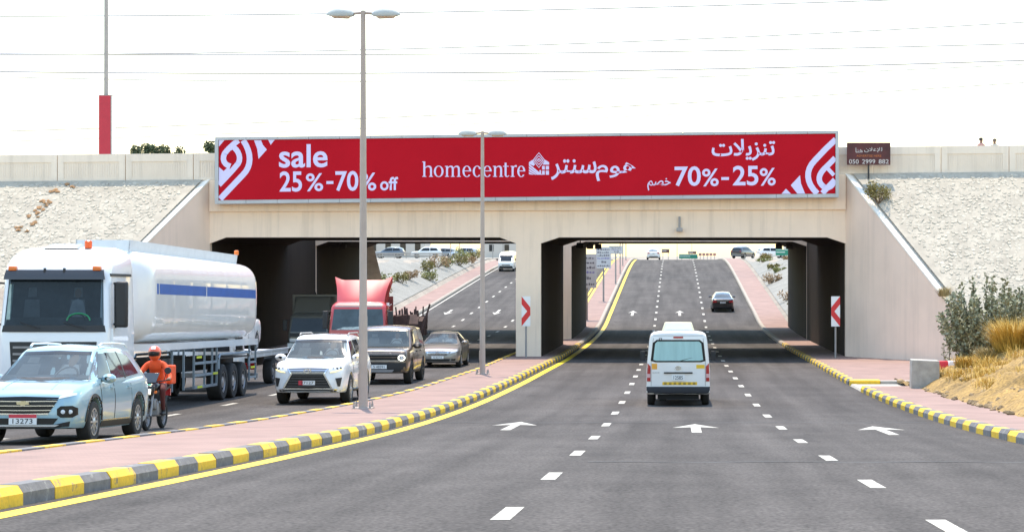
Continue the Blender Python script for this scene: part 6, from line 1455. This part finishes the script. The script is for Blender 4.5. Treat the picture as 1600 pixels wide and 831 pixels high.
    mb = MB(); mb.box(-.21, .21, -.98, -.56, .95, 1.36); bx = mb.build('delivery_box', M_ORJ, root, bevel=.03)
    mb = MB(); mb.box(-.1, .1, -.98, -.92, .7, .85); mb.build('tail_light', M_TAIL, root)
    place(root, -10.52, 40.2); root.scale = (.95, .95, .95)
    # rider
    pr = empty('person', root.location, root.rotation_euler, label='rider in an orange jacket and orange helmet on the motorcycle', cat='person')
    pr.scale = (.95, .95, .95)
    J = [(0, -.28, .93, (.15, .12)), (0, -.22, 1.12, (.15, .11)), (0, -.12, 1.30, (.17, .12)), (0, -.06, 1.40, (.12, .09)), (0, -.02, 1.48, .06), (0, .02, 1.56, .07)]; E_ = [(0, 1), (1, 2), (2, 3), (3, 4), (4, 5)]
    def add(pts, frm):
        for p in pts: J.append(p); E_.append((frm, len(J)-1)); frm = len(J)-1
        return frm
    for q in (-1, 1):
        e = add([(q*.18, -.08, 1.37, .075), (q*.28, .02, 1.22, .058), (q*.355, .10, 1.10, .052), (q*.36, .18, 1.075, .042), (q*.36, .225, 1.07, .034)], 3)
        # fingers round the grip and thumb below it
        for k, fx in enumerate((-.036, -.012, .012, .036)): add([(q*.36+fx, .265, 1.085-.004*k, .0105), (q*.36+fx, .285, 1.06, .010), (q*.36+fx, .265, 1.035, .009)], e)
        add([(q*(.36-.045), .235, 1.045, .011), (q*(.36-.05), .255, 1.03, .010)], e)
        add([(q*.12, -.22, .90, .10), (q*.20, .08, .90, .082), (q*.22, .22, .84, .068), (q*.20, .10, .58, .055), (q*.19, .0, .40, .045), (q*.19, .02, .34, .045), (q*.19, .15, .33, .04)], 0)
    body = skin_body('body', J, E_, pr, [M_ORJ, M_TROU, M_SKIN, M_BOOT], lambda c: 3 if c.z < .42 else (1 if c.z < .98 and not abs(c.x) > .3 else (2 if (c.z > 1.47 or (abs(c.x) > .3 and c.y > .2)) else 0)))
    rows = []
    for t in range(13):
        a = math.pi*t/12; z = 1.62+.155*math.cos(a); r = .135*math.sin(a)**.8; rows.append([(r*math.cos(b), .03+r*1.15*math.sin(b), z) for b in [6.283*i/24 for i in range(25)]])
    mb = MB(); mb.grid(rows); hm = mb.build('helmet', mat('orange_helmet', (.70, .10, .03), rough=.25, var=.1, scale=4, coat=.5), body, smooth=60); hs = Shell(pr); hs.setup([hm])
    hs.patch('visor', 'F', [(-.12, 1.56), (0, 1.545), (.12, 1.56)], [(-.125, 1.64), (0, 1.655), (.125, 1.64)], M_BLKG, off=.006, n=10, parent=body)
    hs.patch('helmet_stripe', 'F', [(-.05, 1.70), (.05, 1.70)], [(-.04, 1.755), (.04, 1.755)], M_PLATE, off=.004, parent=body)
motorcycle()
# two people standing behind the right parapet
def pedestrian(x, y, z, h, shirt, hairc, label, turn=0):
    pr = empty('person', (x, y, z), (0, 0, R(turn)), label=label, cat='person', group='people behind the right parapet'); k = h/1.72
    J = [(0, 0, .93, (.14, .10)), (0, 0, 1.12, (.14, .10)), (0, 0, 1.32, (.16, .10)), (0, 0, 1.42, (.1, .08)), (0, 0, 1.49, .055), (0, -.01, 1.56, .075), (0, -.01, 1.64, .082)]; E_ = [(0, 1), (1, 2), (2, 3), (3, 4), (4, 5), (5, 6)]
    def add(pts, frm):
        for p in pts: J.append(p); E_.append((frm, len(J)-1)); frm = len(J)-1
        return frm
    for q in (-1, 1):
        e = add([(q*.18, 0, 1.38, .06), (q*.24, .02, 1.12, .045), (q*.25, -.05, .88, .036), (q*.25, -.06, .82, .034)], 3)
        for m, fx in enumerate((-.03, -.01, .01, .03)): add([(q*.25, -.06+fx, .76, .010), (q*.245, -.065+fx, .71, .009)], e)
        add([(q*.245, -.11, .79, .011), (q*.24, -.12, .76, .010)], e)
        add([(q*.1, 0, .86, .09), (q*.11, -.01, .5, .065), (q*.11, .02, .1, .045), (q*.11, -.12, .04, .04)], 0)
    J2 = [(a*k, b*k, c*k, r) for a, b, c, r in J]
    body = skin_body('body', J2, E_, pr, [shirt, M_TROU, M_SKIN], lambda c: 1 if c.z < .9*k and abs(c.x) < .2 else (2 if c.z > 1.47*k or (abs(c.x) > .2 and c.z < 1.05*k) else 0))
    rows = []
    for t in range(9):
        a = math.pi*.62*t/8; zz = (1.655+.1*math.cos(a))*k; r = .098*math.sin(a); rows.append([(r*math.cos(b), .012+r*1.05*math.sin(b)+(.0 if a < 1 else .012), zz) for b in [6.283*i/18 for i in range(19)]])
    mb = MB(); mb.grid(rows); mb.build('hair', hairc, body, smooth=60)
    mb = MB(); mb.tube([(0, -.085*k, 1.62*k), (0, -.105*k, 1.585*k)], [.008, .014], n=6); mb.build('nose', M_SKIN, body)
zt = parap_top(14.2)-1.24
pedestrian((1533-X0)*(YB+.7)/FPX, YB+.7, zt, 1.64, mat('pink_shirt', (.5, .28, .24), rough=.8, var=.1), mat('black_hair', (.012, .011, .012), rough=.5, var=.1), 'person with black hair behind the right parapet', 30)
pedestrian((1554-X0)*(YB+.8)/FPX, YB+.8, zt, 1.60, mat('pale_shirt', (.55, .5, .42), rough=.8, var=.1), mat('brown_cap', (.11, .09, .07), rough=.7, var=.1), 'person with brown hair behind the right parapet, right of the other', -20)

# ------------------------------------------------------------------ boards on the far median and things beyond the crest
M_BOARD = mat('pale_board', (.62, .61, .60), rough=.6, var=.05); M_TXT = mat('dark_board_print', (.13, .12, .14), rough=.7, var=0); M_TXB = mat('violet_board_print', (.22, .2, .45), rough=.7, var=0)
def median_board(px, Y, ytop, ybot, ypost, w, label, seed):
    s = FPX/Y; x = (px-X0)/s; zb = prof(Y)+PAVE; rng = random.Random(seed); root = empty('notice_sign', (x, Y, zb), label=label, cat='sign', group='pale notice boards on the far median')
    t = (Y0-ytop)/s-zb; b = (Y0-ybot)/s-zb
    mb = MB(); mb.box(-.07, .07, -.05, .05, 0, t-.02); mb.build('post', M_GALV, root); mb = MB(); mb.box(-w/2, w/2, -.12, -.055, b, t); bd = mb.build('board', M_BOARD, root)
    H = t-b; rowsz = [.86, .72, .58, .44, .26, .09]
    for k, r in enumerate(rowsz):
        mb = MB(); xx = -w*.40
        while xx < w*.36:
            l = rng.uniform(.06, .16)*w; l = min(l, w*.42-xx); hh = H*.035*rng.uniform(.7, 1.6)*(1.9 if k == 4 else 1)
            if k == 4 and abs(xx) > w*.2: xx += l; continue
            z = b+H*r; mb.box(xx, xx+l*.75, -.126, -.123, z, z+hh); mb.box(xx+l*.3, xx+l*.42, -.1295, -.1265, z-hh*.4, z+hh*1.5); xx += l
        if mb.v: mb.build('print_line', M_TXB if k == 3 else M_TXT, bd)
median_board(917, 146, 397, 450, 490, 1.42, 'nearest tall pale notice board on the far median', 1)
median_board(943, 165, 386, 419, 455, 1.25, 'second pale notice board on the far median', 2)
median_board(962, 188, 384, 397, 427, 1.3, 'third small pale notice board on the far median', 3)
for i, (px, Y, top) in enumerate(((969, 205, 372), (973, 222, 376), (978, 240, 380))):
    s = FPX/Y; x = (px-X0)/s; zb = prof(Y)+PAVE; root = empty('sign_post', (x, Y, zb), label=['nearest bare grey post on the far median', 'middle bare grey post on the far median', 'farthest bare grey post on the far median'][i], cat='post'); mb = MB(); mb.tube([(0, 0, 0), (0, 0, (Y0-top)/s-zb)], .06, n=8); mb.build('post', M_GALV, root); mb = MB(); mb.box(-.09, .09, -.09, .09, 0, .04); mb.build('base_plate', M_GALV, root)
M_GREEN = mat('sign_green', (.02, .22, .14), rough=.5, var=.05); M_BRN = mat('sign_brown', (.16, .07, .05), rough=.5, var=.1)
def far_sign(px0, px1, top, bot, Y, m, label, cat='sign', posts=2, base=None):
    s = FPX/Y; x = ((px0+px1)/2-X0)/s; w = (px1-px0)/s; z = base if base is not None else ground(x, Y); root = empty('direction_sign', (x, Y, z), label=label, cat=cat)
    t, b = (Y0-top)/s-z, (Y0-bot)/s-z
    mb = MB(); mb.box(-w/2, w/2, -.06, 0, b, t); p = mb.build('panel', m, root)
    mb = MB(); e = .06*min(w, t-b)+.02; mb.box(-w/2+e, w/2-e, -.068, -.064, t-e*1.8, t-e); mb.box(-w/2+e, w*.1, -.068, -.064, (t+b)/2-.04, (t+b)/2+.04); mb.build('border', M_SW, p)
    for k in range(posts):
        q = 0 if posts == 1 else (-.35+.7*k/(posts-1))*w; mb = MB(); mb.tube([(q, .04, 0), (q, .04, t-.02)], .05, n=6); mb.build('post', M_GALV, root)
far_sign(1061, 1090, 397, 404, 340, M_GREEN, 'wide green direction sign beyond the far crest'); far_sign(1034, 1046, 389, 395, 330, M_BRN, 'small brown sign beyond the white saloon on the crest'); far_sign(1075, 1088, 392.5, 396.5, 345, M_BRN, 'small brown sign above the wide green sign')
far_sign(1212, 1236, 389, 399, 232, M_GREEN, 'green direction sign on a single post on the far right slope', posts=1)
for i in range(5):
    px = 1094+i*5.6; Y = 335; s = FPX/Y; x = (px-X0)/s; z = ground(x, Y); root = empty('bollard_sign', (x, Y, z), label='small reddish board on a post beyond the crest, %s of five' % ['leftmost', 'second from left', 'middle one', 'fourth from left', 'rightmost'][i], cat='sign', group='row of small boards beyond the crest'); mb = MB(); mb.tube([(0, 0, 0), (0, 0, 1.5)], .05, n=6); mb.build('post', M_GALV, root); mb = MB(); mb.box(-.26, .26, -.09, -.055, 1.0, 1.42); mb.build('board', mat('faded_red_board', (.4, .2, .18), rough=.6, var=.1), root)
# thin lamp posts far away
for i, (px, Y, top) in enumerate(((1058, 420, 370), (1081, 460, 376), (704, 300, 372), (718, 310, 372), (770, 262, 376), (786, 240, 374))):
    s = FPX/Y; x = (px-X0)/s; z = ground(x, Y); h = (Y0-top)/s-z+3; root = empty('lamp_post', (x, Y, z), label=['thin far lamp post left over the green sign', 'thin far lamp post right over the green sign', 'thin far post left of the silver car', 'thin far post touching the silver car', 'thin far post above the left planting strip', 'thin far post nearest the middle pier under the left bay'][i], cat='lamp post', group='thin far posts'); mb = MB(); mb.tube([(0, 0, 0), (0, 0, h)], [.08, .05], n=6); mb.build('pole', M_GALV, root); mb = MB(); mb.tube([(0, 0, h), (.9, 0, h+.15)], .04, n=5); mb.box(.8, 1.3, -.1, .1, h+.1, h+.2); mb.build('lamp_head', M_HEAD, root)
# rail under the left bay
rl = empty('guard_rail', (-41, 285, ground(-41, 285)), label='grey guard rail on the level ground seen under the left bay', cat='railing')
for k in range(9): mb = MB(); mb.box(-6+k*1.7-.05, -6+k*1.7+.05, -.05, .05, 0, .8); mb.build('post', M_GALV, rl)
for z in (.72, .4): mb = MB(); mb.box(-6.2, 7.8, -.09, -.05, z-.1, z+.1); mb.build('rail', M_GALV, rl)
# low buildings on the skyline seen through the bays
M_BLD = mat('pale_building', (.52, .49, .45), rough=.9, var=.08, scale=.1)
for i, (x, Y, w, h, lab) in enumerate(((-62, 430, 16, 4.5, 'low pale building on the skyline under the left bay'), (-40, 520, 20, 5, 'low pale building farther back under the left bay'), (42, 540, 24, 5, 'low pale building on the skyline beyond the right slope'))):
    z = ground(x, Y)-.1; root = empty('low_building', (x, Y, z), label=lab, cat='building', group='low buildings on the skyline'); mb = MB(); mb.box(-w/2, w/2, 0, 10, 0, h); mb.build('wall', M_BLD, root); mb = MB(); mb.box(-w/2-.15, w/2+.15, -.15, 10.15, h, h+.25); mb.build('roof', M_BLD, root)
    for k in range(5): q = -w*.4+k*w*.2; mb = MB(); mb.box(q-.6, q+.6, -.06, .05, h*.35, h*.7); mb.build('window', M_GLASS, root)
